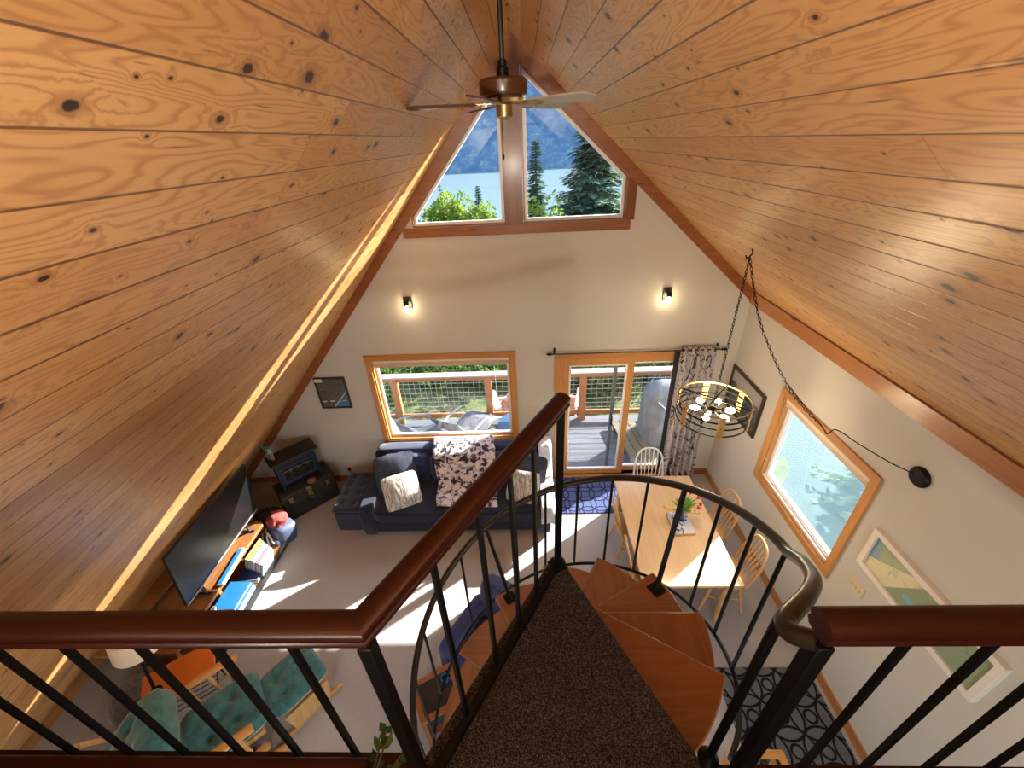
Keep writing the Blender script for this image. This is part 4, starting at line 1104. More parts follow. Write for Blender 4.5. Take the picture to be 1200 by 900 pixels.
for s_ in (-1, 1):
    y = s_*.345
    ar = obj('armrest', MB().tube(smooth([(-.34, y, .57), (-.2, y, .60), (0, y*1.02, .615), (.18, y*1.02, .605), (.27, y, .59)]), .03, 10, sq=(.042, .016)), M['oakb'], rc)
    for x in (-.12, .04, .16): obj('spindle', MB().tube([(x, y, .24), (x, y, .34), (x, y, .42), (x, y, .5), (x, y, .60)], .016, 8, rs=[.012, .02, .014, .021, .012]), M['beech'], ar)
    obj('side_rail', MB().bar((-.30, y, .22), (.28, y, .22), .035, .055), M['oakb'], rc)
    obj('foot_rail', MB().tube(smooth([(-.36, y, .03), (-.2, y, .045), (.2, y, .045), (.36, y, .03)]), .028, 8), M['oakb'], rc)
    for x in (-.2, .2): obj('post', MB().bb((x-.02, y-.018, .04), (x+.02, y+.018, .22)), M['beech'], rc)
obj('swing_arms', MB().bar((-.18, .31, .27), (-.10, .31, .06), .015, .03).bar((-.18, -.31, .27), (-.10, -.31, .06), .015, .03).bar((.18, .31, .27), (.10, .31, .06), .015, .03).bar((.18, -.31, .27), (.10, -.31, .06), .015, .03), M['plastic'], rc)

fs = thing('footstool', 'teal tufted gliding footstool on a light wooden base', 'footstool', (-2.27, 1.83, 0), math.radians(52))
obj('cushion', MB().pad((0, 0, .36), .50, .46, .15, 30, None, [(-.4, -.35), (-.4, .35), (.35, -.35), (.35, .35)], .55, 6, .4, .1, 5), M['teal'], fs, angle=180)
for s_ in (-1, 1):
    y = s_*.235
    obj('side_board', MB().prism([(-.17, .07), (.17, .07), (.2, .30), (-.2, .30)], 'y', y-.011, y+.011), M['beech'], fs, bevel=.006)
    obj('foot_rail', MB().tube(smooth([(-.27, y*.95, .02), (-.22, y*.95, .04), (.22, y*.95, .04), (.27, y*.95, .02)]), .02, 8), M['oakb'], fs)
obj('cross_bar', MB().bb((-.02, -.225, .10), (.02, .225, .14)).bb((-.19, -.225, .255), (.19, .225, .285)), M['beech'], fs)

ot = thing('side_table', 'small orange-topped side table behind the teal recliner', 'table', (-3.27, 1.79, 0), math.radians(36))
obj('tabletop', MB().bb((-.28, -.17, .475), (.28, .18, .50)), M['orange'], ot, bevel=.006)
for x in (-.21, .21):
    for y in (-.13, .13): obj('leg', MB().tube([(x, y, 0), (x*.96, y*.96, .475)], .012, 8), M['black'], ot)
mb = MB()
for k in range(6): mb.tube([(-.2, -.12+.048*k, .2), (.2, -.12+.048*k, .2)], .004, 6)
mb.tube([(-.2, -.13, .2), (-.2, .13, .2)], .005, 6).tube([(.2, -.13, .2), (.2, .13, .2)], .005, 6)
obj('wire_shelf', mb, M['black'], ot)
lp = thing('table_lamp', 'lamp with round cream shade and black stem on the orange side table', 'lamp', (-3.38, 1.66, .50))
obj('base', MB().lathe([(.05, 0), (.05, .008), (.035, .02), (.012, .03)], seg=20), M['black'], lp)
obj('stem', MB().tube([(0, 0, .02), (-.075, .14, .44)], .013, 10), M['black'], lp)
obj('lamp_shade', MB().lathe([(.205, .40), (.21, .405), (.17, .60), (.165, .60), (.203, .405)], (-.10, .21, .0), 28, cap=False), M['cream'], lp)
obj('shade_cap', MB().lathe([(.168, .585), (.168, .592)], (-.10, .21, 0), 28), M['cream'], lp)
pf = thing('pouf', 'grey woolly pouf behind the orange side table and lamp', 'pouf', (-3.72, 1.74, 0))
obj('body', MB().sell((0, 0, .17), (.50, .50, .34), .55, 1, 12, 28, None, lambda p: p*(1+.07*noise.noise(p*12))), M['grey_knit'], pf)

# ------------------------------------------------------------------ below the stair
ba = thing('armchair', 'blue upholstered armchair half hidden under the spiral stair', 'armchair', (-.40, 2.08, 0), math.radians(-122))
obj('seat_cushion', MB().sell((.06, 0, .34), (.58, .50, .20), .3, .3, 10, 24), M['bluefab'], ba)
obj('base', MB().bb((-.30, -.30, .06), (.33, .30, .27)), M['bluefab'], ba, bevel=.02)
obj('backrest', MB().sell((-.30, 0, .52), (.18, .66, .66), .3, .3, 12, 24, RY(-.14)), M['bluefab'], ba)
for s_ in (-1, 1):
    obj('arm', MB().sell((.02, s_*.33, .33), (.66, .13, .52), .3, .3, 10, 20), M['bluefab'], ba)
    for x in (-.25, .27): obj('leg', MB().lathe([(.018, 0), (.026, .06)], (x, s_*.26, 0)), M['frame_dark'], ba)
et = thing('end_table', 'brown end table with dark inset top beside the blue armchair', 'table', (-.86, 1.66, 0), math.radians(28))
R0 = [(-.19, -.17), (.19, -.17), (.19, .17), (-.19, .17)]
red = wood('cherry_end_table', (.30, .10, .035, 1), (.2, .06, .02, 1), 0, 2, .3, .2)
obj('top_frame', MB().ring(R0, inset(R0, .045), 'z', .47, .50), red, et, bevel=.004)
obj('inset_top', MB().bb((-.146, -.126, .478), (.146, .126, .49)), M['darktable'], et, angle=0)
for x in (-.165, .165):
    for y in (-.145, .145): obj('leg', MB().bb((x-.018, y-.018, 0), (x+.018, y+.018, .47)), red, et, bevel=.003)
obj('shelf', MB().bb((-.16, -.14, .12), (.16, .14, .14)), red, et)
mg = thing('mug', 'small blue cup on the dark inset end table', 'cup', (-.80, 1.75, .49))
obj('cup', MB().lathe([(.028, 0), (.033, .07), (.029, .07), (.025, .008)], seg=16), M['bookblue'], mg)
obj('handle', MB().tube([(.03, 0, .055), (.052, 0, .05), (.052, 0, .025), (.03, 0, .015)], .004, 6), M['bookblue'], mg)
dk = thing('magazine_box', 'dark box on the lower shelf of the end table', 'box', (-.87, 1.66, .14), math.radians(28))
obj('carton', MB().bb((-.12, -.10, 0), (.12, .10, .16)), M['packdark'], dk, bevel=.004)
obj('lid', MB().bb((-.125, -.105, .16), (.125, .105, .185)), M['packdark'], dk, bevel=.004)

# ------------------------------------------------------------------ dining
dt = thing('dining_table', 'pale maple dining table with turned legs, one corner in the sun', 'table', (1.57, 3.215, 0))
TX0, TX1, TY0, TY1 = 1.085, 2.06, 2.45, 3.98
obj('tabletop', MB().bb((TX0, TY0, .715), (TX1, TY1, .75)), M['maple'], dt, True, bevel=.008)
A0 = [(TX0+.08, TY0+.08), (TX1-.08, TY0+.08), (TX1-.08, TY1-.08), (TX0+.08, TY1-.08)]
obj('apron', MB().ring(A0, inset(A0, .022), 'z', .625, .716), M['beech'], dt, True)
lgp = [(.026, 0), (.03, .02), (.024, .05), (.034, .09), (.036, .16), (.042, .40), (.044, .50), (.03, .54), (.042, .56), (.03, .58), (.045, .60)]
for x in (TX0+.09, TX1-.09):
    for y in (TY0+.09, TY1-.09):
        obj('leg', MB().lathe(lgp, (x, y, 0), 18).bb((x-.042, y-.042, .60), (x+.042, y+.042, .716)), M['beech'], dt, True)

def make_chair(label, m):
    t = thing('dining_chair', label, 'chair', group='hoop-back chairs round the dining table')
    def seat_fn(p):
        return Vector((p.x, p.y*(1-.12*(p.x < 0)*abs(p.x)/.2), p.z-.012*math.exp(-((p.x+.02)**2+p.y**2)/.012)*(p.z > 0)))
    obj('seat', MB().sell((0, 0, .435), (.42, .44, .036), .35, .55, 10, 32, None, seat_fn), m, t)
    hp = []
    for i in range(41):
        u = PI*i/40; y = .205*math.copysign(abs(math.cos(u))**.75, math.cos(u)); h = .50*math.sin(u)**.62
        hp.append((-.175-.115*(h/.5), y*(1-.06*(1-math.sin(u))), .445+h))
    obj('hoop', MB().tube(hp, .0125, 8), m, t)
    for k in range(7):
        yy = (k-3)*.052; top = .50*max(0, 1-(abs(yy*1.08)/.205)**2.6)**.42
        a = Vector((-.172, yy*.86, .448)); b = Vector((-.175-.115*(top/.5), yy*1.08, .445+top))
        pts = [a, a.lerp(b, .30), a.lerp(b, .42), a.lerp(b, .58), a.lerp(b, .74), b]
        obj('spindle', MB().tube(pts, .006, 6, rs=[.0055, .006, .011, .013, .006, .005]), m, t)
    for sx in (-1, 1):
        for sy in (-1, 1):
            a = Vector((sx*.13, sy*.14, .425)); b = Vector((sx*.13+sx*.09, sy*.14+sy*.06, 0))
            obj('leg', MB().tube([a, a.lerp(b, .2), a.lerp(b, .45), a.lerp(b, .55), a.lerp(b, .8), b], .016, 10, rs=[.013, .017, .019, .014, .017, .011]), m, t)
    for sy in (-1, 1): obj('stretcher', MB().tube([(-.175, sy*.17, .21), (0, sy*.17, .21), (.175, sy*.17, .21)], .01, 8, rs=[.008, .013, .008]), m, t)
    obj('stretcher', MB().tube([(0, -.17, .21), (0, 0, .21), (0, .17, .21)], .01, 8, rs=[.008, .013, .008]), m, t)
    return t
cw = make_chair('white painted hoop-back chair at the far end of the dining table', M['whitepaint'])
cw.location = (1.62, 4.02, 0); cw.rotation_euler = (0, 0, -PI/2)
cb = make_chair('light wooden hoop-back chair under the window, nearest the corner', M['beech'])
cb.location = (2.09, 3.43, 0); cb.rotation_euler = (0, 0, PI+.06)
dup(cb, (2.08, 2.83, 0), PI-.12, 'light wooden hoop-back chair on the window side, at the sunlit table corner')
dup(cb, (1.25, 3.47, 0), .04, 'light wooden chair on the stair side of the table, nearest the sliding door')
dup(cb, (1.27, 2.80, 0), -.05, 'light wooden chair on the stair side of the table, behind the spiral treads')

tr = thing('tray', 'white inked board with blue-grey drawing under the vase of tulips', 'tray', (1.685, 3.20, .75), .04)
obj('board', MB().bb((-.115, -.155, 0), (.115, .155, .032)), M['ringwood'], tr, bevel=.003)
obj('printed_top', MB().bb((-.113, -.153, .032), (.113, .153, .036)), M['tray'], tr, angle=0)
va = thing('tulip_vase', 'blue glass vase of red and yellow tulips on the dining table', 'vase', (1.70, 3.25, .786))
obj('glass', MB().lathe([(.004, .004), (.038, 0), (.042, .02), (.036, .07), (.03, .12), (.038, .16), (.034, .16), (.026, .12), (.032, .07), (.036, .02), (.004, .008)], seg=20, cap=False), M['vase'], va)
lf = MB(); random.seed(11)
for k in range(34):
    a = random.uniform(0, 6.28); r = random.uniform(.03, .16); h = random.uniform(.24, .36)-.5*r
    p0 = Vector((0, 0, .12)); p1 = Vector((r*.45*math.cos(a), r*.45*math.sin(a), h*.85)); p2 = Vector((r*math.cos(a), r*math.sin(a), h))
    sd = Vector((-math.sin(a), math.cos(a), 0))
    for i in range(6):
        t0, t1 = i/6, (i+1)/6
        q = lambda t: p0*(1-t)**2+p1*2*t*(1-t)+p2*t*t
        wd = lambda t: .014*math.sin(PI*min(1, t*.93+.05))+.002
        lf.add([q(t0)-sd*wd(t0), q(t0)+sd*wd(t0), q(t1)+sd*wd(t1), q(t1)-sd*wd(t1)], [(0, 1, 2, 3)])
obj('leaves', lf, M['tulipleaf'], va, angle=0)
for k, (a, r, h, cc) in enumerate([(.25, .17, .28, 'tulipred'), (-.35, .15, .22, 'tulipred'), (3.0, .06, .27, 'tulipred'), (.05, .19, .21, 'tulipred'), (3.4, .17, .20, 'tulipyel'), (3.1, .20, .18, 'tulipyel'), (-.9, .10, .20, 'tulipyel'), (.8, .14, .30, 'tulipred'), (-.5, .18, .17, 'tulipyel')]):
    e = Vector((r*math.cos(a), r*math.sin(a), h))
    fl = obj('tulip', MB().tube(smooth([(0, 0, .10), (e.x*.4, e.y*.4, h*.8), tuple(e)]), .003, 5), M['tulipleaf'], va)
    obj('bloom', MB().lathe([(.003, -.012), (.015, -.004), (.019, .010), (.016, .026), (.008, .036)], tuple(e), 8), M[cc], fl)

tag(obj('door_mat', MB().bb((-.62, -.36, 0), (.62, .36, .012)), M['navyrug'], None, loc=(1.00, 4.40, 0), bevel=.004), 'navy mat with interlaced circle pattern inside the sliding door', 'rug')
tag(obj('runner_rug', MB().bb((-.45, -1.4, 0), (.45, 1.4, .012)), M['greyrug'], None, loc=(2.21, .67, 0), bevel=.004), 'charcoal and grey circle patterned runner under the right railing', 'rug')
ws = thing('stool', 'low wooden framed stand on the runner below the right railing', 'stool', (1.665, 1.055, .0), 0)
R0 = [(-.22, -.24), (.22, -.24), (.22, .24), (-.22, .24)]
obj('top_frame', MB().ring(R0, inset(R0, .055), 'z', .43, .47), M['oakb'], ws, bevel=.01)
mb = MB()
for k in range(4): mb.bar((-.17+.112*k, -.19, .44), (-.17+.112*k, .19, .44), .045, .012)
obj('slats', mb, M['packdark'], ws)
for x in (-.19, .19):
    for y in (-.21, .21): obj('leg', MB().bb((x-.02, y-.02, 0.012 if x > .12 else 0), (x+.02, y+.02, .43)), M['oakb'], ws, bevel=.004)

cp_ = thing('crumpled_paper', 'crumpled white paper lying on the low wooden stand', 'paper', (1.50, 1.235, .47))
obj('ball', MB().sell((0, 0, .04), (.13, .10, .08), .8, .9, 10, 16, None, lambda p: p*(1+.3*noise.noise(p*30))), M['paper'], cp_, angle=20)

# ------------------------------------------------------------------ deck and outdoors
DZ = -.06; DY = 6.42
mb = MB(); y = D+.14; k = 0
while y < DY:
    mb.bb((-5.2, y, DZ-.03), (3.0, y+.136, DZ)); y += .142
o = obj('deck', mb, M['deck'], None, angle=0); struct(o, 'grey plank deck outside the sliding door', 'deck')
struct(obj('deck_frame', MB().bb((-5.2, D+.13, DZ-.25), (3.0, DY, DZ-.035)), M['railwood'], angle=0), 'deck framing under the planks', 'deck')
gr = thing('deck_railing', 'redwood deck railing with wire mesh panels', 'railing', (-.3, DY, DZ))
obj('cap_rail', MB().bb((-5.2, DY-.10, .955), (3.0, DY+.07, .99)), M['cap'], gr, True, bevel=.005)
obj('top_rail', MB().bb((-5.2, DY-.03, .86), (3.0, DY+.01, .955)), M['railwood'], gr, True)
obj('bottom_rail', MB().bb((-5.2, DY-.03, .05), (3.0, DY+.01, .14)), M['railwood'], gr, True)
px = [-4.2, -2.45, -.72, 1.01, 2.86]
for x in px: obj('post', MB().bb((x-.06, DY-.06, DZ-.2), (x+.06, DY+.04, .955)), M['railz'], gr, True, bevel=.004)
for a, b in zip(px, px[1:]):
    mb = MB(); x = a+.06
    while x < b-.05: mb.bar((x, DY-.012, .14), (x, DY-.012, .86), .005, .005); x += .10
    z = .20
    while z < .86: mb.bar((a+.06, DY-.008, z), (b-.06, DY-.008, z), .005, .005); z += .10
    obj('mesh_panel', mb, M['wire'], gr, True, angle=0)

def lounger(label, loc, rz):
    t = thing('patio_lounger', label, 'chair', loc, rz)
    fr = MB()
    for s_ in (-1, 1):
        y = s_*.29
        fr.tube(smooth([(-.75, y, .95), (-.45, y, .52), (-.15, y, .34), (.25, y, .38), (.60, y, .22)]), .014, 6)
        fr.tube(smooth([(-.5, y, 0.014), (0, y, .30), (.45, y, .014)]), .013, 6)
        fr.tube(smooth([(-.45, y*1.06, .56), (-.2, y*1.08, .60), (.15, y*1.06, .58)]), .022, 6)
    obj('frame', fr, M['patio'], t)
    rows = [[(p.x, yy, p.z+.005-.03*math.cos(yy/.29*PI/2)) for yy in (-.28, -.14, 0, .14, .28)] for p in smooth([(-.75, 0, .95), (-.45, 0, .52), (-.15, 0, .34), (.25, 0, .38), (.60, 0, .22)])]
    obj('sling', MB().sheet(rows), M['sling'], t, angle=180, solid=.008)
lounger('dark sling reclining chair on the deck at the left of the picture window', (-1.78, 5.50, DZ), .2)
lounger('second sling reclining chair on the deck, behind the sofa blanket', (-1.0, 5.80, DZ), 1.1)
t = thing('patio_table', 'round blue-topped low patio table on the deck outside the picture window', 'table', (-.15, 5.72, DZ))
obj('tabletop', MB().lathe([(.36, .40), (.38, .41), (.38, .425), (.36, .43)], seg=32), M['bluepool'], t)
for k in range(3):
    a = 2*PI*k/3; obj('leg', MB().tube([(.1*math.cos(a), .1*math.sin(a), .40), (.28*math.cos(a), .28*math.sin(a), 0.01)], .014, 6), M['patio'], t)
def adirondack(label, loc, rz):
    t = thing('adirondack_chair', label, 'chair', loc, rz, 'pink chairs outside the deck railing')
    for k in range(5):
        y = (k-2)*.105; h = .98-.05*abs(k-2)**1.5
        obj('back_slat', MB().bar((-.12-.0, y*.9, .28), (-.42, y*1.1, h), .095, .018), M['pinkchair'], t, bevel=.004)
    for k in range(5): obj('seat_slat', MB().box((.34-.1*k, 0, .37-.027*k), (.09, .54, .02), RY(.26)), M['pinkchair'], t, bevel=.003)
    for s_ in (-1, 1):
        obj('arm', MB().bb((-.33, s_*.33-.07, .54), (.42, s_*.33+.07, .56)), M['pinkchair'], t, bevel=.004)
        obj('leg', MB().bb((.32, s_*.29-.04, 0), (.36, s_*.29+.04, .54)), M['pinkchair'], t)
        obj('leg', MB().bar((.38, s_*.27, .36), (-.52, s_*.27, .03), .03, .1), M['pinkchair'], t)
GZ = -.62
adirondack('faded pink slatted chair beyond the railing, seen through the picture window', (-.36, 7.20, GZ), PI/2+.25)
adirondack('faded pink slatted chair beyond the railing, seen through the sliding door', (.74, 7.2, GZ), PI/2-.2)
g = thing('covered_grill', 'barbecue grill under a grey fitted cover on the deck', 'grill', (2.28, 5.75, DZ))
rows = []
for i in range(13):
    f_ = i/12; z = 1.16*f_; row = []
    for k in range(37):
        a = 2*PI*k/36; e = .35
        w_ = (.36-.03*f_)*(1 if f_ < .78 else (1-.6*((f_-.78)/.22)**2)); d_ = (.27-.02*f_)*(1 if f_ < .78 else (1-.75*((f_-.78)/.22)**2))
        c_, s_ = math.cos(a), math.sin(a)
        fo = 1+.035*math.sin(9*a+2*f_)*(1-f_)
        row.append((w_*fo*math.copysign(abs(c_)**e, c_), d_*fo*math.copysign(abs(s_)**e, s_), .02+z))
    rows.append(row)
rows.append([(0, 0, 1.185)]*37)
obj('cover', MB().sheet(rows), M['cover'], g, angle=180)
obj('strap', MB().tube(smooth([(-.2, -.275, .95), (-.05, -.285, .80), (.02, -.285, .72), (.05, -.28, .95)]), .01, 6), M['throw'], g)
t = thing('deck_bench', 'pale plank step lying on the deck before the covered grill', 'bench', (1.78, 5.55, DZ), .12)
for k in range(3): obj('plank', MB().bb((-.2+.14*k, -.62, .10), (-.07+.14*k, .62, .135)), M['plankbench'], t, bevel=.004)
for y in (-.45, .45): obj('bearer', MB().bb((-.2, y-.03, 0), (.21, y+.03, .10)), M['plankbench'], t)

# ground, lake, far shore
def gh(x, y):
    z = -.62-.05*max(0, y-6.5)-.004*max(0, y-8)**2*(1 if y < 40 else 0)
    if y >= 40: z = -.62-.05*33.5-.004*32**2-.25*(y-40)
    return z+.12*noise.noise(Vector((x*.4, y*.4, 0)))
ys = [4.95+.55*i for i in range(30)]+[22+3*i for i in range(20)]
rows = [[(x, y, min(gh(x, y), -.33 if y < 6.5 else 9)) for x in [-30+1.5*i for i in range(41)]] for y in ys]
struct(obj('ground', MB().sheet(rows), M['grass'], angle=180), 'grassy bank sloping from the deck to the lake', 'ground')
struct(obj('lake', MB().add([(-700, 60, -18), (700, 60, -18), (700, 500, -18), (-700, 500, -18)], [(0, 1, 2, 3)]), M['lake'], angle=0), 'pale turquoise lake', 'water')
rows = []
for j in range(30):
    y = 395+12*j; row = []
    for i in range(90):
        x = -500+11.2*i
        h = -18.5+j*9.2+14*noise.noise(Vector((x*.01, y*.01, 2)))*min(1, j/4)+5*noise.noise(Vector((x*.06, y*.06, 7)))*min(1, j/3)
        row.append((x, y+8*noise.noise(Vector((x*.01, 0, 4))), h))
    rows.append(row)
struct(obj('mountain', MB().sheet(rows), M['forest'], angle=180), 'forested mountainside across the lake, blue haze painted in', 'mountain')

def conifer(label, x, y, zb, H, R, m, seed, n=30, group=None, start=.1, dens=1.):
    rnd = random.Random(seed)
    t = thing('fir_tree', label, 'tree', (x, y, zb), 0, group)
    obj('trunk', MB().tube([(0, 0, 0), (0, 0, H*.5), (0, 0, H*.98)], .1, 8, rs=[H*.014, H*.009, H*.002]), M['bark'], t)
    lv = MB()
    for i in range(n):
        f_ = start+(1-start)*i/n; z = H*f_; rr = R*(1-f_)**.85*rnd.uniform(.55, 1.15)+.04*R
        nb = max(5, int((11*(1-f_)+5)*dens))
        for b in range(nb):
            a = rnd.uniform(0, 6.283); L = rr*rnd.uniform(.5, 1.15); s = max(3, int(L/R*9)+2)
            for k in range(1, s+1):
                q = k/s; p = Vector((math.cos(a)*L*q, math.sin(a)*L*q, z-L*.38*q+L*.14*q*q))
                for sd in (-1, 1, 0):
                    aa = a+sd*rnd.uniform(.5, 1.0)
                    lv.leaf(p, (math.cos(aa), math.sin(aa), rnd.uniform(-.55, .1)), (0, 0, 1), R*rnd.uniform(.13, .24)*(1.1-.45*q), R*rnd.uniform(.022, .045))
    obj('needles', lv, m, t, angle=0)
def bush(name, label, cat, x, y, zb, rx, ry, h, m, seed, n=900, ls=.16, group=None, trunk=0.):
    rnd = random.Random(seed)
    t = thing(name, label, cat, (x, y, zb), 0, group)
    st_ = MB()
    for k in range(5):
        a = rnd.uniform(0, 6.28); st_.tube([(0, 0, -.05), (rx*.25*math.cos(a), ry*.25*math.sin(a), trunk+h*.35), (rx*.6*math.cos(a), ry*.6*math.sin(a), trunk+h*.75)], .02, 6, rs=[.012*(h+trunk)+.004, .008*(h+trunk)+.003, .004])
    obj('stems', st_, M['bark'], t)
    lv = MB(); cl_ = [(Vector((rnd.uniform(-.6, .6)*rx, rnd.uniform(-.6, .6)*ry, trunk+h*rnd.uniform(.25, .8))), rnd.uniform(.3, .55)) for _ in range(12)]
    for k in range(n):
        c_, r_ = rnd.choice(cl_); d = Vector((rnd.gauss(0, 1), rnd.gauss(0, 1), rnd.gauss(0, 1))).normalized()
        p = c_+Vector((d.x*rx*r_, d.y*ry*r_, d.z*h*r_*.6))*rnd.uniform(.75, 1.05)
        e = (d+Vector((rnd.gauss(0, .7), rnd.gauss(0, .7), rnd.gauss(0, .7)))).normalized()
        lv.leaf(p, e, (rnd.gauss(0, 1), rnd.gauss(0, 1), rnd.gauss(0, 1)), ls*rnd.uniform(.6, 1.2), ls*rnd.uniform(.2, .34))
    obj('leaves', lv, m, t, angle=0)
conifer('dense fir filling the right half of the right peak window', 2.35, 15., -2.4, 8.2, 2.5, M['fir2'], 1, 80, dens=2.0)
conifer('slender dark fir left of the dense fir in the right peak window', .60, 19.5, -3.0, 7.6, 1.35, M['fir'], 2, 74, dens=1.5)
conifer('lone spire-shaped fir standing against the lake in the left peak window', -3.35, 34, -5.6, 7.4, 1.25, M['fir'], 3, 56, dens=1.5)
conifer('small fir tip at the post side of the left peak window', -2.35, 33, -5.5, 5.6, .8, M['fir'], 4, 22)
conifer('thin bluish fir tip rising behind the left yellow-green tree', -6.2, 34, -5.6, 7.7, 1.0, M['fir'], 5, 26)
bush('birch_tree', 'rounded yellow-green tree at the left of the left peak window', 'tree', -5.6, 30, -4.2, 1.7, 1.7, 4.4, M['bright'], 6, 2600, .30, 'spring-green trees by the lake', 1.6)
bush('birch_tree', 'rounded yellow-green tree in the middle of the left peak window', 'tree', -4.0, 29, -3.7, 1.3, 1.2, 4.0, M['bright'], 7, 2200, .28, 'spring-green trees by the lake', 1.4)
bush('birch_tree', 'low yellow-green tree at the foot of the lone fir', 'tree', -2.5, 27, -3.3, 1.1, 1.0, 3.3, M['bright'], 8, 1700, .26, 'spring-green trees by the lake', 1.2)
bush('birch_tree', 'bright yellow-green tree at the foot of the slender fir', 'tree', 0.55, 13.2, -1.6, .75, .7, 3.4, M['bright'], 9, 1600, .2, 'spring-green trees by the lake', 1.2)
sp = [(-3.6, 8.6, 1.2, 1.0), (-2.3, 9.2, 1.2, 1.2), (-1.1, 9.0, 1.2, 1.0), (.2, 9.4, 1.1, 1.0), (1.35, 8.7, 1.0, 1.1), (2.5, 8.9, 1.1, 1.2), (3.7, 9.2, 1.2, 1.1)]
wh = ['at the far left beyond the deck railing', 'behind the left mesh panel of the picture window', 'behind the middle of the picture window', 'between the two pink chairs', 'behind the middle of the sliding door', 'behind the covered grill', 'at the far right beyond the deck railing']
for k, (x, y, r_, h) in enumerate(sp):
    bush('shrub', 'leafy green shrub '+wh[k], 'shrub', x, y, gh(x, y)-.15, r_*.72, .8, h, M['shrub'], 20+k, 1500, .13, 'shrubs beyond the deck railing')
for k, (x, y, H, R, l) in enumerate([(-6.2, 14, 4.2, 1.7, 'dark fir beyond the left end of the deck railing'), (-3.9, 15.5, 3.6, 1.6, 'dark fir seen over the railing at the left of the picture window'), (-1.6, 16, 3.4, 1.5, 'dark fir seen over the railing at the right of the picture window'), (4.9, 13, 3.8, 1.6, 'dark fir seen over the railing in the right door panel'), (7.4, 14, 5.0, 1.8, 'dark fir at the right beyond the covered grill')]):
    conifer(l, x, y, gh(x, y), H, R, M['fir'], 40+k, 26, 'dark firs beyond the shrubs')
nb = thing('cabin', 'neighbouring cabin with a blue metal roof down the bank', 'cabin', (3.6, 25, gh(3.6, 25)-1.5))
obj('roof', MB().prism([(-2.6, 2.4), (2.6, 2.4), (0, 3.7)], 'y', -2.6, 2.6), M['roofblue'], nb)
obj('walls', MB().bb((-2.2, -2.2, 0), (2.2, 2.2, 2.41)), M['gable'], nb)
# bank and trees to the right of the side window
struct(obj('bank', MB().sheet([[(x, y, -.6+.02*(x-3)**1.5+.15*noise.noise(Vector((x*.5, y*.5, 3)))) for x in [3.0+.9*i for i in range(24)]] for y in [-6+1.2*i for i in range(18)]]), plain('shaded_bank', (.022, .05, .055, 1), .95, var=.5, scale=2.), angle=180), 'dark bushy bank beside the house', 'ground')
for k, (x, y, H, R, l) in enumerate([(5.6, 4.6, 1.9, 1.0, 'young fir outside the side window, farthest along the house'), (6.3, 2.9, 2.2, 1.1, 'young fir in the middle of the side window'), (5.4, 1.5, 1.8, .9, 'young fir outside the side window, nearest the loft')]):
    conifer(l, x, y, -.55, H, R, M['fir2'], 60+k, 24, 'young firs outside the side window')

# ------------------------------------------------------------------ light, sky, camera
UPL_W, DN_W = 440, 54
W = bpy.data.worlds.new('sky'); SC.world = W; W.use_nodes = True; nt = W.node_tree; nt.nodes.clear()
sk = nt.nodes.new('ShaderNodeTexSky'); sk.sky_type = 'NISHITA'; sk.sun_disc = False
sk.sun_elevation = math.radians(24.6); sk.sun_rotation = math.radians(52.4); sk.air_density = 1.0; sk.dust_density = 2.0; sk.ozone_density = 1.0
bg = nt.nodes.new('ShaderNodeBackground'); bg.inputs[1].default_value = .42
wo = nt.nodes.new('ShaderNodeOutputWorld'); nt.links.new(sk.outputs[0], bg.inputs[0]); nt.links.new(bg.outputs[0], wo.inputs[0])

def lamp(name, kind, loc, energy, color=(1, 1, 1), **kw):
    l = bpy.data.lights.new(name, kind); l.energy = energy; l.color = color
    for a, b in kw.items(): setattr(l, a, b)
    o = bpy.data.objects.new(name, l); COL.objects.link(o); o.location = loc; return o
s = lamp('sun', 'SUN', (12, 14, 10), 17., (1, .97, .90), angle=math.radians(.6))
s.rotation_euler = Vector((-1.3, -1, -.75)).to_track_quat('-Z', 'Y').to_euler()
lamp('pendant_glow', 'POINT', (PC.x, PC.y, PC.z-.02), 26, (1, .78, .5), shadow_soft_size=.12)
for x in (-1.44, 1.70): lamp('sconce_glow', 'POINT', (x, D-.09, 2.86), 3.2, (1, .74, .42), shadow_soft_size=.03)

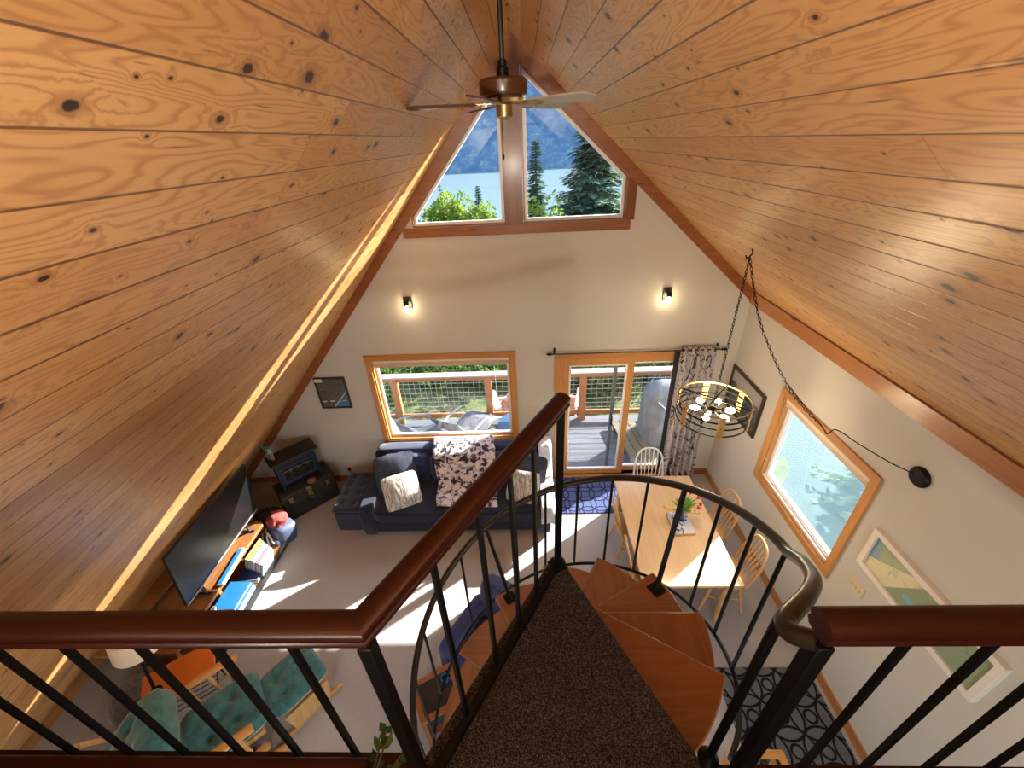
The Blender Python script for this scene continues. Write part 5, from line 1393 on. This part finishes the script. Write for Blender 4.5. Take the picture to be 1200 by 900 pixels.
# added fill lamps, unseen: an uplighter in the loft, two ceiling lights under it
for k, (x, y) in enumerate(((-.2, -1.8),)):
    t = thing('fill_uplighter', 'added unseen bronze fill uplighter in the loft behind the camera', 'lamp', (x, y, LH))
    obj('base', MB().lathe([(.14, 0), (.14, .02), (.03, .035)], seg=24), M['bronze'], t)
    obj('pole', MB().tube([(0, 0, .03), (0, 0, 1.12)], .014, 8), M['bronze'], t)
    obj('bowl', MB().lathe([(.02, 1.10), (.10, 1.13), (.17, 1.20), (.165, 1.20), (.09, 1.14), (.01, 1.125)], seg=28, cap=False), M['bronze'], t)
    l = lamp('fill_uplight', 'SPOT', (x, y, LH+1.19), UPL_W, (1, .87, .70), spot_size=math.radians(125), spot_blend=.9, shadow_soft_size=.12)
    l.rotation_euler = (math.radians(180-60), 0, 0)
for k, (x, y) in enumerate(((-1.2, -.9), (1.2, -.9))):  # unseen fixtures added under the loft to fill the room with light
    t = thing('fill_ceiling_light', 'added unseen round fill light under the loft floor, on the %s' % ('left', 'right')[k], 'lamp', (x, y, 2.60))
    obj('fixture_base', MB().lathe([(.15, 0), (.15, -.03)], seg=24), M['brass'], t)
    obj('dome', MB().lathe([(.14, -.03), (.12, -.07), (.06, -.10), (.005, -.105)], seg=24), emis('fill_dome_glow_%d' % k, (1, .84, .66, 1), 3.), t)
    lamp('fill_downlight', 'POINT', (x, y, 2.44), DN_W, (1, .92, .82), shadow_soft_size=.12)

cam = bpy.data.cameras.new('camera'); cam.sensor_width = 36; cam.lens = 479.3/1200*36; cam.clip_start = .02; cam.clip_end = 3000
co = bpy.data.objects.new('camera', cam); COL.objects.link(co)
p_, y_, r_ = math.radians(30.83), math.radians(-2.54), math.radians(-2.89)
fw = Vector((math.sin(y_)*math.cos(p_), math.cos(y_)*math.cos(p_), -math.sin(p_))); rt_ = Vector((math.cos(y_), -math.sin(y_), 0)); up_ = rt_.cross(fw)
r2 = rt_*math.cos(r_)+up_*math.sin(r_); u2 = -rt_*math.sin(r_)+up_*math.cos(r_)
mt = Matrix((r2, u2, -fw)).transposed().to_4x4(); mt.translation = Vector((0, 0, 4.58))
co.matrix_world = mt; SC.camera = co
vs = SC.view_settings; vs.view_transform = 'Standard'; vs.look = 'None'; vs.gamma = 1; vs.use_curve_mapping = False; vs.exposure = .85
SC.cycles.use_denoising = True; SC.cycles.max_bounces = 10; SC.cycles.diffuse_bounces = 5; SC.cycles.glossy_bounces = 4; SC.cycles.transparent_max_bounces = 12; SC.cycles.transmission_bounces = 6
SC.cycles.sample_clamp_indirect = 8.; SC.cycles.caustics_reflective = False; SC.cycles.caustics_refractive = False
